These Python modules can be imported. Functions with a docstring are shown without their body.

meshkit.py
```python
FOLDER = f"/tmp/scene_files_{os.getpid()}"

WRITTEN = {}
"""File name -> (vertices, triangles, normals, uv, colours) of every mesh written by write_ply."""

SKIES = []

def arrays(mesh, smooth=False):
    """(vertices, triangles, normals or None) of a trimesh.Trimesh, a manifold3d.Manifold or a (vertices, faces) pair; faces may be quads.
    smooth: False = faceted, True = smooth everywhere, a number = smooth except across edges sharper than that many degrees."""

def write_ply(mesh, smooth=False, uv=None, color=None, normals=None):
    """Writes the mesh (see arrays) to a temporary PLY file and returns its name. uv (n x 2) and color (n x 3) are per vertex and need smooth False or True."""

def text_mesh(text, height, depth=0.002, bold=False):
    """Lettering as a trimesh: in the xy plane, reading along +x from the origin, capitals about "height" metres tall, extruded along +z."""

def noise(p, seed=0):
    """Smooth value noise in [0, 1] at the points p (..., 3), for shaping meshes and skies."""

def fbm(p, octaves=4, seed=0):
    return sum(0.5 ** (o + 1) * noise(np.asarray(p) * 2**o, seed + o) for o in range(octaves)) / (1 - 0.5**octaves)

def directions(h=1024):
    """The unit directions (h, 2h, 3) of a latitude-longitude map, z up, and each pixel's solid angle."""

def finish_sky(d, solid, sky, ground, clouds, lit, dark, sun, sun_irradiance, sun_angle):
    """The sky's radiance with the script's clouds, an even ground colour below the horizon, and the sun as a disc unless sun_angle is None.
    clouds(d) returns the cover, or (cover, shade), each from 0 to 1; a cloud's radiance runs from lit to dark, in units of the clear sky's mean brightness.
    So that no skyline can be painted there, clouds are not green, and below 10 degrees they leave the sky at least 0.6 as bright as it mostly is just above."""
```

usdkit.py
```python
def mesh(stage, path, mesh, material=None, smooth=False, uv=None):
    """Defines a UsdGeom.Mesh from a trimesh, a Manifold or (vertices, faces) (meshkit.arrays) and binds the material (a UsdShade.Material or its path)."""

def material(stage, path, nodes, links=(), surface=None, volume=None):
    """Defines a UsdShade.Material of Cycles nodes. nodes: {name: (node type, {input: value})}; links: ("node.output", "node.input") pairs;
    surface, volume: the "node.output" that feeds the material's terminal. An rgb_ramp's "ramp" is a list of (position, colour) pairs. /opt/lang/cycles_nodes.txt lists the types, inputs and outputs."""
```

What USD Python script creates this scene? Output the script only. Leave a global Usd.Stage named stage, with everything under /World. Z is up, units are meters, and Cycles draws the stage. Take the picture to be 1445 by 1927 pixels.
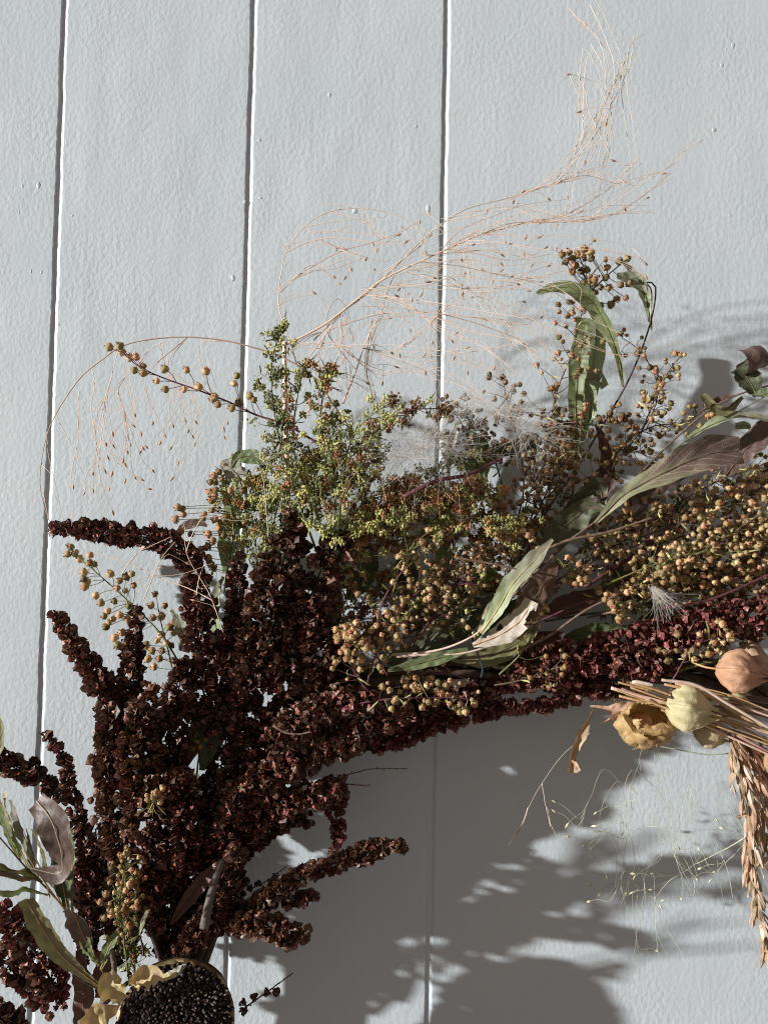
import math, random
import numpy as np
import usdkit
from meshkit import noise, fbm
from pxr import Usd, UsdGeom, UsdLux, UsdShade, Gf, Sdf, Vt

stage = Usd.Stage.CreateInMemory()
UsdGeom.SetStageUpAxis(stage, UsdGeom.Tokens.z)
UsdGeom.SetStageMetersPerUnit(stage, 1.0)
UsdGeom.Xform.Define(stage, '/World')
UsdGeom.Scope.Define(stage, '/World/Looks')

# ------------------------------------------------------------------ camera, light, exposure
PW, PH, FPX, DIST = 1445.0, 1927.0, 1500.0, 0.375      # photograph size, focal length in its pixels, distance to the wall
PITCH, ROLL = math.radians(1.75), math.radians(1.25)
EXPOSURE = 0.40
SUN_GRAZE, SUN_DROP = math.radians(21.0), math.radians(10.0)
SUN_I, AMB = 1.25, 0.180

F = np.array([0, math.cos(PITCH), math.sin(PITCH)])
R0 = np.array([1.0, 0, 0]); U0 = np.cross(R0, F)
RR = R0 * math.cos(ROLL) + U0 * math.sin(ROLL)
UU = U0 * math.cos(ROLL) - R0 * math.sin(ROLL)
CAM = -F * DIST
cam = UsdGeom.Camera.Define(stage, '/World/camera')
M4 = Gf.Matrix4d(*RR, 0, *UU, 0, *(-F), 0, *CAM, 1)
cam.AddTransformOp().Set(M4)
HA = 5.49
cam.CreateHorizontalApertureAttr(HA); cam.CreateVerticalApertureAttr(HA * PH / PW)
cam.CreateFocalLengthAttr(HA * FPX / PW)
cam.CreateClippingRangeAttr(Gf.Vec2f(0.005, 50))
cam.CreateFStopAttr(3.4); cam.CreateFocusDistanceAttr(0.328)
cam.CreateExposureAttr(EXPOSURE)

SUNDIR = np.array([math.cos(SUN_GRAZE) * math.cos(SUN_DROP), math.sin(SUN_GRAZE), -math.cos(SUN_GRAZE) * math.sin(SUN_DROP)])
sun = UsdLux.DistantLight.Define(stage, '/World/sun')
zz = -SUNDIR; xx = np.cross([0, 0, 1.0], zz); xx /= np.linalg.norm(xx); yy = np.cross(zz, xx)
sun.AddTransformOp().Set(Gf.Matrix4d(*xx, 0, *yy, 0, *zz, 0, 0, 0, 0, 1))
sun.CreateIntensityAttr(SUN_I); sun.CreateAngleAttr(1.15); sun.CreateNormalizeAttr(True)
sun.CreateColorAttr(Gf.Vec3f(1.0, 0.98, 0.955))
# the even, slightly warm light of the room around the wall
sky = UsdLux.DomeLight.Define(stage, '/World/sky')
skym = usdkit.material(stage, '/World/Looks/sky_light', {
    'b': ('background_shader', {'color': (1.0, 0.83, 0.735), 'strength': AMB})}, [], surface='b.background')
UsdShade.MaterialBindingAPI.Apply(sky.GetPrim()).Bind(skym)
sky.GetPrim().SetCustomDataByKey('kind', 'structure')

# ------------------------------------------------------------------ pixel helpers (used only to find where a thing stands)
def W(px, py, d):
    """The point that stands d millimetres in front of the wall on the sight line of a place in the photograph."""
    px, py, d = (np.asarray(a, float) for a in (px, py, d))
    ray = F + ((px - PW / 2) / FPX)[..., None] * RR + ((PH / 2 - py) / FPX)[..., None] * UU
    t = (-d / 1000.0 - CAM[1]) / ray[..., 1]
    return CAM + t[..., None] * ray

def MPP(d):
    return (DIST - np.asarray(d, float) / 1000.0) / FPX

# ------------------------------------------------------------------ writing prims
COUNT = {}
def numbered(parent, name):
    k = (parent, name); n = COUNT.get(k, 0); COUNT[k] = n + 1
    return name if n == 0 else f'{name}_{n:03d}'

MATS = {}
PENDING = []
def fast_mesh(path, v, f, mat, smooth=False, st=None, pv=None, info=None):
    v = np.asarray(v, np.float32); f = np.asarray(f, np.int32); n = None
    if smooth:
        tri = f if f.shape[1] == 3 else np.vstack([f[:, :3], f[:, [0, 2, 3]]])
        e1 = v[tri[:, 1]] - v[tri[:, 0]]; e2 = v[tri[:, 2]] - v[tri[:, 0]]
        fn = np.stack([e1[:, 1] * e2[:, 2] - e1[:, 2] * e2[:, 1], e1[:, 2] * e2[:, 0] - e1[:, 0] * e2[:, 2], e1[:, 0] * e2[:, 1] - e1[:, 1] * e2[:, 0]], 1)
        n = np.stack([np.bincount(tri.ravel(), np.repeat(fn[:, k], 3), len(v)) for k in range(3)], 1)
        n = (n / np.maximum(np.linalg.norm(n, axis=1, keepdims=True), 1e-20)).astype(np.float32)
    PENDING.append((path, v, f, mat, n, st, pv, info))

def flush_meshes():
    """Writes every mesh that was made, in one go."""
    layer, T = stage.GetRootLayer(), Sdf.ValueTypeNames
    with Sdf.ChangeBlock():
        for path, v, f, mat, n, st, pv, info in PENDING:
            p = Sdf.CreatePrimInLayer(layer, path); p.specifier = Sdf.SpecifierDef; p.typeName = 'Mesh'
            if info: p.SetInfo('customData', info)
            def at(name, typ, val, interp=None):
                a = Sdf.AttributeSpec(p, name, typ); a.default = val
                if interp: a.SetInfo('interpolation', interp)
            at('points', T.Point3fArray, Vt.Vec3fArray.FromNumpy(np.ascontiguousarray(v)))
            at('faceVertexCounts', T.IntArray, Vt.IntArray.FromNumpy(np.full(len(f), f.shape[1], np.int32)))
            at('faceVertexIndices', T.IntArray, Vt.IntArray.FromNumpy(np.ascontiguousarray(f).ravel()))
            at('subdivisionScheme', T.Token, 'none')
            if n is not None: at('normals', T.Normal3fArray, Vt.Vec3fArray.FromNumpy(np.ascontiguousarray(n)), 'vertex')
            if st is not None: at('primvars:st', T.TexCoord2fArray, Vt.Vec2fArray.FromNumpy(np.ascontiguousarray(st, np.float32)), 'vertex')
            if pv is not None: at('primvars:tip', T.FloatArray, Vt.FloatArray.FromNumpy(np.ascontiguousarray(pv, np.float32)), 'vertex')
            p.SetInfo('apiSchemas', Sdf.TokenListOp.Create(prependedItems=['MaterialBindingAPI']))
            r = Sdf.RelationshipSpec(p, 'material:binding', custom=False); r.targetPathList.explicitItems = [Sdf.Path('/World/Looks/' + mat)]

class Thing:
    def __init__(s, name, label, cat, base, group=None, kind=None):
        s.base = np.asarray(base, float)
        s.path = '/World/' + numbered('/World', name)
        x = UsdGeom.Xform.Define(stage, s.path); x.AddTranslateOp().Set(Gf.Vec3d(*map(float, s.base)))
        p = x.GetPrim(); p.SetCustomDataByKey('label', label)
        if cat: p.SetCustomDataByKey('category', cat)
        if group: p.SetCustomDataByKey('group', group)
        if kind: p.SetCustomDataByKey('kind', kind)
    def part(s, name, v, f, mat, smooth=False, parent=None, label=None, kind=None, st=None, pv=None):
        par = parent or s.path
        p = par + '/' + numbered(par, name)
        info = {k: x for k, x in (('label', label), ('kind', kind)) if x}
        fast_mesh(p, np.asarray(v) - s.base, f, mat, smooth, st, pv, info)
        return p

class Acc:
    """Collects triangles into one mesh."""
    def __init__(s): s.v, s.f, s.n, s.p = [], [], 0, []
    def add(s, v, f, p=None):
        s.v.append(np.asarray(v)); s.f.append(np.asarray(f) + s.n); s.n += len(v)
        s.p.append(np.zeros(len(v)) if p is None else p)
    def get(s): return np.vstack(s.v), np.vstack(s.f)
    def pv(s): return np.concatenate(s.p)

# ------------------------------------------------------------------ geometry helpers
def spline(P, n):
    """Catmull-Rom through the rows of P, n samples evenly along its length."""
    P = np.asarray(P, float)
    if len(P) == 2:
        t = np.linspace(0, 1, n)[:, None]; return P[0] * (1 - t) + P[1] * t
    Q = np.vstack([2 * P[0] - P[1], P, 2 * P[-1] - P[-2]])
    out = []
    for i in range(1, len(Q) - 2):
        t = np.linspace(0, 1, 14, endpoint=False)[:, None]
        a, b, c, d = Q[i - 1], Q[i], Q[i + 1], Q[i + 2]
        out.append(0.5 * (2 * b + (c - a) * t + (2 * a - 5 * b + 4 * c - d) * t ** 2 + (3 * b - a - 3 * c + d) * t ** 3))
    out = np.vstack(out + [P[-1:]])
    s = np.r_[0, np.cumsum(np.linalg.norm(np.diff(out[:, :3], axis=0), axis=1))]
    u = np.linspace(0, s[-1], n)
    return np.stack([np.interp(u, s, out[:, k]) for k in range(out.shape[1])], 1)

def frames(C):
    T = np.gradient(C, axis=0); T /= np.maximum(np.linalg.norm(T, axis=1, keepdims=True), 1e-12)
    n = np.array([0.0, -1, 0]) - T[0] * np.dot([0.0, -1, 0], T[0])
    if np.linalg.norm(n) < 0.1: n = np.array([1.0, 0, 0]) - T[0] * T[0][0]
    n /= np.linalg.norm(n); N = [n]
    for t in T[1:]:
        n = n - t * np.dot(n, t); n /= max(np.linalg.norm(n), 1e-9); N.append(n)
    N = np.array(N); return T, N, np.cross(T, N)

def tube(C, r, k=5):
    C = np.asarray(C, float); n = len(C); r = np.broadcast_to(np.asarray(r, float), (n,))
    T, N, B = frames(C)
    a = np.arange(k) / k * 2 * np.pi
    V = C[:, None] + (N[:, None] * np.cos(a)[:, None] + B[:, None] * np.sin(a)[:, None]) * r[:, None, None]
    V = V.reshape(-1, 3)
    i, j = np.meshgrid(np.arange(n - 1), np.arange(k), indexing='ij'); jn = (j + 1) % k
    q = np.stack([i * k + j, i * k + jn, (i + 1) * k + jn, (i + 1) * k + j], -1).reshape(-1, 4)
    f = np.vstack([q[:, :3], q[:, [0, 2, 3]]])
    V = np.vstack([V, C[:1], C[-1:]]); a0, a1 = len(V) - 2, len(V) - 1
    jj = np.arange(k); jn = (jj + 1) % k; L = (n - 1) * k
    f = np.vstack([f, np.stack([np.full(k, a0), jn, jj], 1), np.stack([np.full(k, a1), L + jj, L + jn], 1)])
    return V, f

def cross3(a, b):
    return np.array([a[1] * b[2] - a[2] * b[1], a[2] * b[0] - a[0] * b[2], a[0] * b[1] - a[1] * b[0]])

def basis(z, rng, roll=None):
    z = z / max(np.linalg.norm(z), 1e-12)
    a = rng.normal(size=3) if roll is None else roll
    x = a - z * np.dot(a, z); x /= max(np.linalg.norm(x), 1e-9)
    return np.array([x, cross3(z, x), z])            # rows: local axes in world

def path3(pts, d, n):
    """Pixels (and a depth, or a list of depths) to a smooth curve in the scene."""
    pts = np.asarray(pts, float)
    if pts.shape[1] == 2:
        dd = np.interp(np.linspace(0, 1, len(pts)), np.linspace(0, 1, np.size(d)), np.ravel(d))
        pts = np.c_[pts, dd]
    S = spline(np.c_[pts[:, :2], pts[:, 2]], n)
    return W(S[:, 0], S[:, 1], S[:, 2]), S

def ico(sub=0):
    import trimesh
    m = trimesh.creation.icosphere(subdivisions=sub, radius=1.0)
    return np.array(m.vertices), np.array(m.faces)
ICO0, ICO1, ICO2 = ico(0), ico(1), ico(2)

def col(*c): return tuple(c)

# ------------------------------------------------------------------ materials
def plant(name, ca, cb, scale=900, rough=0.6, spec=0.3, trans=0.0, tcol=None, vary=0.25, bump=0.25, bdist=0.0002, tip=None, veins=None, hue=0.02):
    """A dry plant surface: two tones in blotches, a little different on every piece, with fine relief; tip: colour towards the tip of the piece."""
    n = {'co': ('texture_coordinate', {}), 'nz': ('noise_texture', {'scale': scale, 'detail': 3.0}),
         'rp': ('rgb_ramp', {'ramp': [(0.3, ca), (0.7, cb)]}),
         'oi': ('object_info', {}), 'vv': ('map_range', {'from_min': 0.0, 'from_max': 1.0, 'to_min': 1 - vary, 'to_max': 1 + vary}),
         'vh': ('map_range', {'from_min': 0.0, 'from_max': 1.0, 'to_min': 0.5 + hue, 'to_max': 0.5 - hue}),
         'hs': ('hsv', {'saturation': 1.0, 'fac': 1.0}),
         'b2': ('noise_texture', {'scale': scale * 3.1, 'detail': 2.0}),
         'bp': ('bump', {'strength': bump, 'distance': bdist}),
         'p': ('principled_bsdf', {'roughness': rough, 'specular_ior_level': spec})}
    l = [('co.object', 'nz.vector'), ('nz.fac', 'rp.fac'), ('oi.random', 'vv.value'), ('vv.result', 'hs.value'), ('oi.random', 'vh.value'), ('vh.result', 'hs.hue'),
         ('co.object', 'b2.vector'), ('b2.fac', 'bp.height'), ('bp.normal', 'p.normal'), ('hs.color', 'p.base_color')]
    src = 'rp.color'
    if tip is not None:
        n['at'] = ('attribute', {'attribute': 'tip'}); n['tm'] = ('mix', {'mix_type': 'mix', 'color2': tip})
        l += [('at.fac', 'tm.fac'), (src, 'tm.color1')]; src = 'tm.color'
    if veins is not None:
        # veins drawn in the leaf's own length-and-width coordinates
        vcol, vamt = veins
        n.update({'uv': ('uvmap', {'attribute': 'st'}), 'sx': ('separate_xyz', {}), 'av': ('math', {'math_type': 'absolute'}),
                  'sl': ('math', {'math_type': 'multiply', 'value2': -0.28}), 'ad': ('math', {'math_type': 'add'}),
                  'fr': ('math', {'math_type': 'multiply', 'value2': 8.0}), 'wn': ('noise_texture', {'scale': 6.0, 'detail': 1.0}), 'wa': ('math', {'math_type': 'multiply_add', 'value2': 0.55}),
                  'pp': ('math', {'math_type': 'pingpong', 'value2': 0.5}), 'vr': ('map_range', {'from_min': 0.0, 'from_max': 0.08, 'to_min': 1.0, 'to_max': 0.0, 'clamp': True}),
                  'mr': ('map_range', {'from_min': 0.0, 'from_max': 0.055, 'to_min': 1.0, 'to_max': 0.0, 'clamp': True}),
                  'vo': ('voronoi_texture', {'scale': 1300.0, 'feature': 'distance_to_edge'}), 'vm': ('map_range', {'from_min': 0.0, 'from_max': 0.10, 'to_min': 0.7, 'to_max': 0.0, 'clamp': True}),
                  'm1': ('math', {'math_type': 'maximum'}), 'm2': ('math', {'math_type': 'maximum'}), 'm3': ('math', {'math_type': 'multiply', 'value2': vamt}),
                  'vx': ('mix', {'mix_type': 'mix', 'color2': vcol})})
        l += [('uv.UV', 'sx.vector'), ('sx.y', 'av.value1'), ('av.value', 'sl.value1'), ('sx.x', 'ad.value1'), ('sl.value', 'ad.value2'), ('ad.value', 'fr.value1'),
              ('co.object', 'wn.vector'), ('wn.fac', 'wa.value1'), ('fr.value', 'wa.value3'), ('wa.value', 'pp.value1'), ('pp.value', 'vr.value'), ('av.value', 'mr.value'),
              ('co.object', 'vo.vector'), ('vo.distance', 'vm.value'), ('vr.result', 'm1.value1'), ('mr.result', 'm1.value2'), ('m1.value', 'm2.value1'), ('vm.result', 'm2.value2'),
              ('m2.value', 'm3.value1'), ('m3.value', 'vx.fac'), (src, 'vx.color1')]
        src = 'vx.color'
    l.append((src, 'hs.color'))
    out = 'p.BSDF'
    if trans > 0:
        n['t'] = ('translucent_bsdf', {}); n['mc'] = ('mix_closure', {'fac': trans})
        if tcol is None: l.append(('hs.color', 't.color'))
        else: n['t'] = ('translucent_bsdf', {'color': tcol})
        l += [('p.BSDF', 'mc.closure1'), ('t.BSDF', 'mc.closure2')]; out = 'mc.closure'
    MATS[name] = usdkit.material(stage, '/World/Looks/' + name, n, l, surface=out)

def wall_paint():
    n = {'co': ('texture_coordinate', {}), 'mp': ('mapping', {'scale': (1.0, 1.0, 0.72)}), 'mq': ('mapping', {'scale': (1.0, 1.0, 0.35)}),
         'n1': ('noise_texture', {'scale': 520.0, 'detail': 1.2, 'roughness': 0.45}),
         'n2': ('noise_texture', {'scale': 120.0, 'detail': 2.0}), 'n3': ('noise_texture', {'scale': 1500.0, 'detail': 1.0}),
         'a1': ('math', {'math_type': 'multiply_add', 'value2': 0.45}), 'a2': ('math', {'math_type': 'multiply_add', 'value2': 0.10}),
         'n5': ('noise_texture', {'scale': 26.0, 'detail': 2.0}), 'am': ('map_range', {'from_min': 0.3, 'from_max': 0.7, 'to_min': 0.55, 'to_max': 1.25}), 'ml': ('math', {'math_type': 'multiply'}),
         'ms': ('mapping', {'scale': (1.0, 1.0, 0.05)}), 'n6': ('noise_texture', {'scale': 260.0, 'detail': 3.0}), 'a3': ('math', {'math_type': 'multiply_add', 'value2': 0.22}),
         'bp': ('bump', {'strength': 0.6, 'distance': 0.00034}),
         'n4': ('noise_texture', {'scale': 14.0, 'detail': 3.0}),
         'rp': ('rgb_ramp', {'ramp': [(0.3, (0.53, 0.60, 0.645)), (0.7, (0.58, 0.635, 0.665))]}),
         'p': ('principled_bsdf', {'roughness': 0.42, 'specular_ior_level': 0.4})}
    l = [('co.object', 'mp.vector'), ('co.object', 'mq.vector'), ('mp.vector', 'n1.vector'), ('mq.vector', 'n2.vector'), ('co.object', 'n3.vector'), ('co.object', 'n4.vector'),
         ('n2.fac', 'a1.value1'), ('n1.fac', 'a1.value3'), ('n3.fac', 'a2.value1'), ('a1.value', 'a2.value3'), ('co.object', 'n5.vector'), ('n5.fac', 'am.value'), ('a2.value', 'ml.value1'), ('am.result', 'ml.value2'), ('co.object', 'ms.vector'), ('ms.vector', 'n6.vector'), ('n6.fac', 'a3.value1'), ('ml.value', 'a3.value3'), ('a3.value', 'bp.height'), ('bp.normal', 'p.normal'),
         ('n4.fac', 'rp.fac'), ('rp.color', 'p.base_color')]
    MATS['wall_paint'] = usdkit.material(stage, '/World/Looks/wall_paint', n, l, surface='p.BSDF')
wall_paint()
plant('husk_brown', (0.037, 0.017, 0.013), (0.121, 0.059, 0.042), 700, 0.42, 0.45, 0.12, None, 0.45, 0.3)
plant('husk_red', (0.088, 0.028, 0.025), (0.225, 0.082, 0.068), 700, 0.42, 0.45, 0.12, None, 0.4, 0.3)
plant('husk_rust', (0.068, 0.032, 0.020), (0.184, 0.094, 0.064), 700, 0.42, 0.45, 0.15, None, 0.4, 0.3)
plant('husk_pale', (0.156, 0.090, 0.066), (0.360, 0.228, 0.174), 700, 0.45, 0.4, 0.15, None, 0.4, 0.3)
plant('grain', (0.226, 0.074, 0.042), (0.360, 0.134, 0.074), 900, 0.3, 0.5, 0.0, None, 0.3, 0.1)
plant('berry_gold', (0.414, 0.333, 0.144), (0.621, 0.494, 0.253), 1500, 0.5, 0.35, 0.10, None, 0.42, 0.7, tip=(0.47, 0.285, 0.145))
plant('berry_orange', (0.28, 0.22, 0.10), (0.40, 0.29, 0.14), 1500, 0.5, 0.35, 0.08, None, 0.42, 0.7, tip=(0.36, 0.185, 0.095))
plant('berry_olive', (0.224, 0.211, 0.059), (0.356, 0.277, 0.106), 1500, 0.5, 0.35, 0.08, None, 0.42, 0.7, tip=(0.30, 0.14, 0.06))
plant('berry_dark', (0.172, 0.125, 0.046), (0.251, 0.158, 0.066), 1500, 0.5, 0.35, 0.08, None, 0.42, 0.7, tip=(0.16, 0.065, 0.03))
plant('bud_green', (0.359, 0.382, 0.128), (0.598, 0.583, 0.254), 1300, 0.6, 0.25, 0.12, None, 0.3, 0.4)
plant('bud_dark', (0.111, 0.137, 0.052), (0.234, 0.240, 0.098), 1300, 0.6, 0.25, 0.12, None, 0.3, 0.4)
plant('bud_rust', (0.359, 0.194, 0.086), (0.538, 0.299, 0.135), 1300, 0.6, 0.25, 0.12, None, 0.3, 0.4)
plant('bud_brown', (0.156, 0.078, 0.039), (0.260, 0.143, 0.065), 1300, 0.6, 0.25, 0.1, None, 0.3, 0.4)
plant('stem_purple', (0.075, 0.022, 0.030), (0.15, 0.055, 0.065), 600, 0.5, 0.35, vary=0.2)
plant('stem_dark', (0.045, 0.030, 0.030), (0.10, 0.070, 0.062), 600, 0.55, 0.35, vary=0.2)
plant('stem_green', (0.10, 0.115, 0.035), (0.19, 0.19, 0.07), 600, 0.5, 0.35, vary=0.2)
plant('stem_brown', (0.10, 0.065, 0.04), (0.20, 0.14, 0.10), 500, 0.6, 0.3, vary=0.2, bump=0.6)
plant('stem_grey', (0.085, 0.07, 0.062), (0.19, 0.16, 0.145), 450, 0.6, 0.3, vary=0.15, bump=0.7)
plant('straw', (0.403, 0.246, 0.101), (0.650, 0.459, 0.224), 350, 0.42, 0.45, vary=0.25, bump=0.4)
plant('grass_orange', (0.58, 0.39, 0.27), (0.74, 0.55, 0.42), 300, 0.45, 0.4, vary=0.25)
plant('grass_pale', (0.60, 0.47, 0.36), (0.74, 0.63, 0.52), 300, 0.45, 0.4, vary=0.25)
plant('grass_brown', (0.34, 0.22, 0.16), (0.50, 0.35, 0.27), 300, 0.45, 0.4, vary=0.25)
plant('grass_green', (0.36, 0.40, 0.27), (0.52, 0.55, 0.42), 300, 0.45, 0.4, vary=0.2)
plant('spikelet', (0.34, 0.20, 0.12), (0.50, 0.34, 0.22), 900, 0.5, 0.3, vary=0.3)
plant('spikelet_pale', (0.50, 0.49, 0.30), (0.66, 0.62, 0.42), 900, 0.5, 0.3, vary=0.2)
plant('fluff', (0.78, 0.74, 0.70), (0.88, 0.85, 0.82), 300, 0.5, 0.3, 0.45, vary=0.1)
VG = (0.30, 0.30, 0.17)
plant('leaf_green', (0.115, 0.155, 0.065), (0.19, 0.235, 0.115), 160, 0.5, 0.35, 0.22, (0.18, 0.26, 0.08), 0.15, 0.6, veins=(VG, 0.55))
plant('leaf_bright', (0.29, 0.36, 0.19), (0.41, 0.47, 0.29), 160, 0.5, 0.35, 0.25, (0.28, 0.38, 0.14), 0.12, 0.6, veins=((0.42, 0.45, 0.30), 0.4), tip=(0.24, 0.23, 0.17))
plant('leaf_olive', (0.132, 0.132, 0.057), (0.218, 0.213, 0.098), 160, 0.5, 0.35, 0.18, (0.2, 0.22, 0.06), 0.15, 0.6, veins=((0.30, 0.27, 0.16), 0.55))
plant('leaf_purple', (0.066, 0.038, 0.036), (0.128, 0.082, 0.076), 160, 0.48, 0.4, 0.12, (0.2, 0.10, 0.06), 0.15, 0.6, veins=((0.30, 0.22, 0.17), 0.6))
plant('leaf_mixed', (0.178, 0.178, 0.098), (0.236, 0.259, 0.138), 90, 0.48, 0.4, 0.15, (0.2, 0.2, 0.07), 0.12, 0.6, veins=((0.46, 0.42, 0.31), 0.75), tip=(0.125, 0.066, 0.070))
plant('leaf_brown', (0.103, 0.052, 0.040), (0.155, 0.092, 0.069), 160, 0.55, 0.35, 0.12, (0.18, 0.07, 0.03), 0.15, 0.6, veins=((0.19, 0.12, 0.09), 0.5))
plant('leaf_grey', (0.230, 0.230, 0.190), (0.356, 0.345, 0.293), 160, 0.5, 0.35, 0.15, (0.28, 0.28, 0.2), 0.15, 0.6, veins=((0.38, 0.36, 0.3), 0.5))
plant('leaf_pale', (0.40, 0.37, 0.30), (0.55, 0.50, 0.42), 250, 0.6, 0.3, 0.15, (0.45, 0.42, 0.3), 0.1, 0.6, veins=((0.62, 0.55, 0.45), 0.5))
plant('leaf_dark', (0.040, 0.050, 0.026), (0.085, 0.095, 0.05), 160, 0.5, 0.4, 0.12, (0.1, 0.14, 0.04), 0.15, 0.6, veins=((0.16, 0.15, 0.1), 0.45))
plant('pod_orange', (0.50, 0.27, 0.155), (0.64, 0.41, 0.27), 220, 0.5, 0.4, 0.16, (0.55, 0.25, 0.1), 0.08, 0.7, 0.0004, veins=((0.36, 0.17, 0.09), 0.5))
plant('pod_cream', (0.54, 0.46, 0.26), (0.68, 0.60, 0.40), 220, 0.5, 0.4, 0.16, (0.6, 0.47, 0.2), 0.08, 0.7, 0.0004, veins=((0.42, 0.33, 0.15), 0.5))
plant('pod_gold', (0.40, 0.25, 0.10), (0.60, 0.42, 0.21), 220, 0.45, 0.45, 0.2, (0.5, 0.3, 0.08), 0.08, 0.7, 0.0004, veins=None)
plant('strip_tan', (0.44, 0.29, 0.18), (0.60, 0.44, 0.32), 250, 0.6, 0.3, 0.2, (0.5, 0.26, 0.12), 0.15, 0.5)
plant('chaff', (0.336, 0.213, 0.129), (0.538, 0.370, 0.246), 300, 0.55, 0.35, 0.12, None, 0.3, 0.4)
plant('chaff_pale', (0.55, 0.42, 0.32), (0.70, 0.58, 0.48), 300, 0.55, 0.35, 0.12, None, 0.2, 0.4)
plant('petal', (0.50, 0.39, 0.19), (0.66, 0.54, 0.33), 220, 0.55, 0.35, 0.2, (0.65, 0.42, 0.12), 0.08, 0.5, 0.0003)
plant('sepal', (0.16, 0.115, 0.05), (0.32, 0.24, 0.12), 220, 0.6, 0.3, 0.12, None, 0.2, 0.5)
plant('sun_seed', (0.016, 0.012, 0.017), (0.055, 0.038, 0.040), 700, 0.58, 0.4, 0, None, 0.5, 0.3, tip=(0.20, 0.13, 0.09))
plant('sun_disc', (0.06, 0.035, 0.022), (0.16, 0.10, 0.06), 300, 0.8, 0.2, 0, None, 0.1, 0.6)
plant('twig_bark', (0.05, 0.033, 0.024), (0.12, 0.085, 0.062), 400, 0.75, 0.25, vary=0.2, bump=0.7)
plant('wire', (0.03, 0.05, 0.06), (0.05, 0.09, 0.11), 500, 0.35, 0.5)

# ------------------------------------------------------------------ the wall: four painted boards with a groove between each two
def groove_x(top, bot):
    a, b = W(top, 0, 0), W(bot, PH, 0)
    return a, b
GR = [groove_x(122, 57), groove_x(478, 424), groove_x(842, 805)]
ZT, ZB = 0.30, -0.30
def gx(i, z):
    a, b = GR[i]; t = (z - a[2]) / (b[2] - a[2]); return a[0] + (b[0] - a[0]) * t
wall = Thing('wall', 'pale grey painted wall of vertical grooved boards behind the wreath', None, (0, 0, 0), kind='structure')
ZN = np.linspace(ZB, ZT, 260)
def wob(i, seed, amp):
    z = ZN * 90.0
    return (noise(np.stack([z, np.full_like(z, i * 7.3), np.full_like(z, seed)], -1), 3) - 0.5) * amp + \
           (noise(np.stack([ZN * 500, np.full_like(z, i * 3.1), np.full_like(z, seed)], -1), 5) - 0.5) * amp * 0.9
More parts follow.
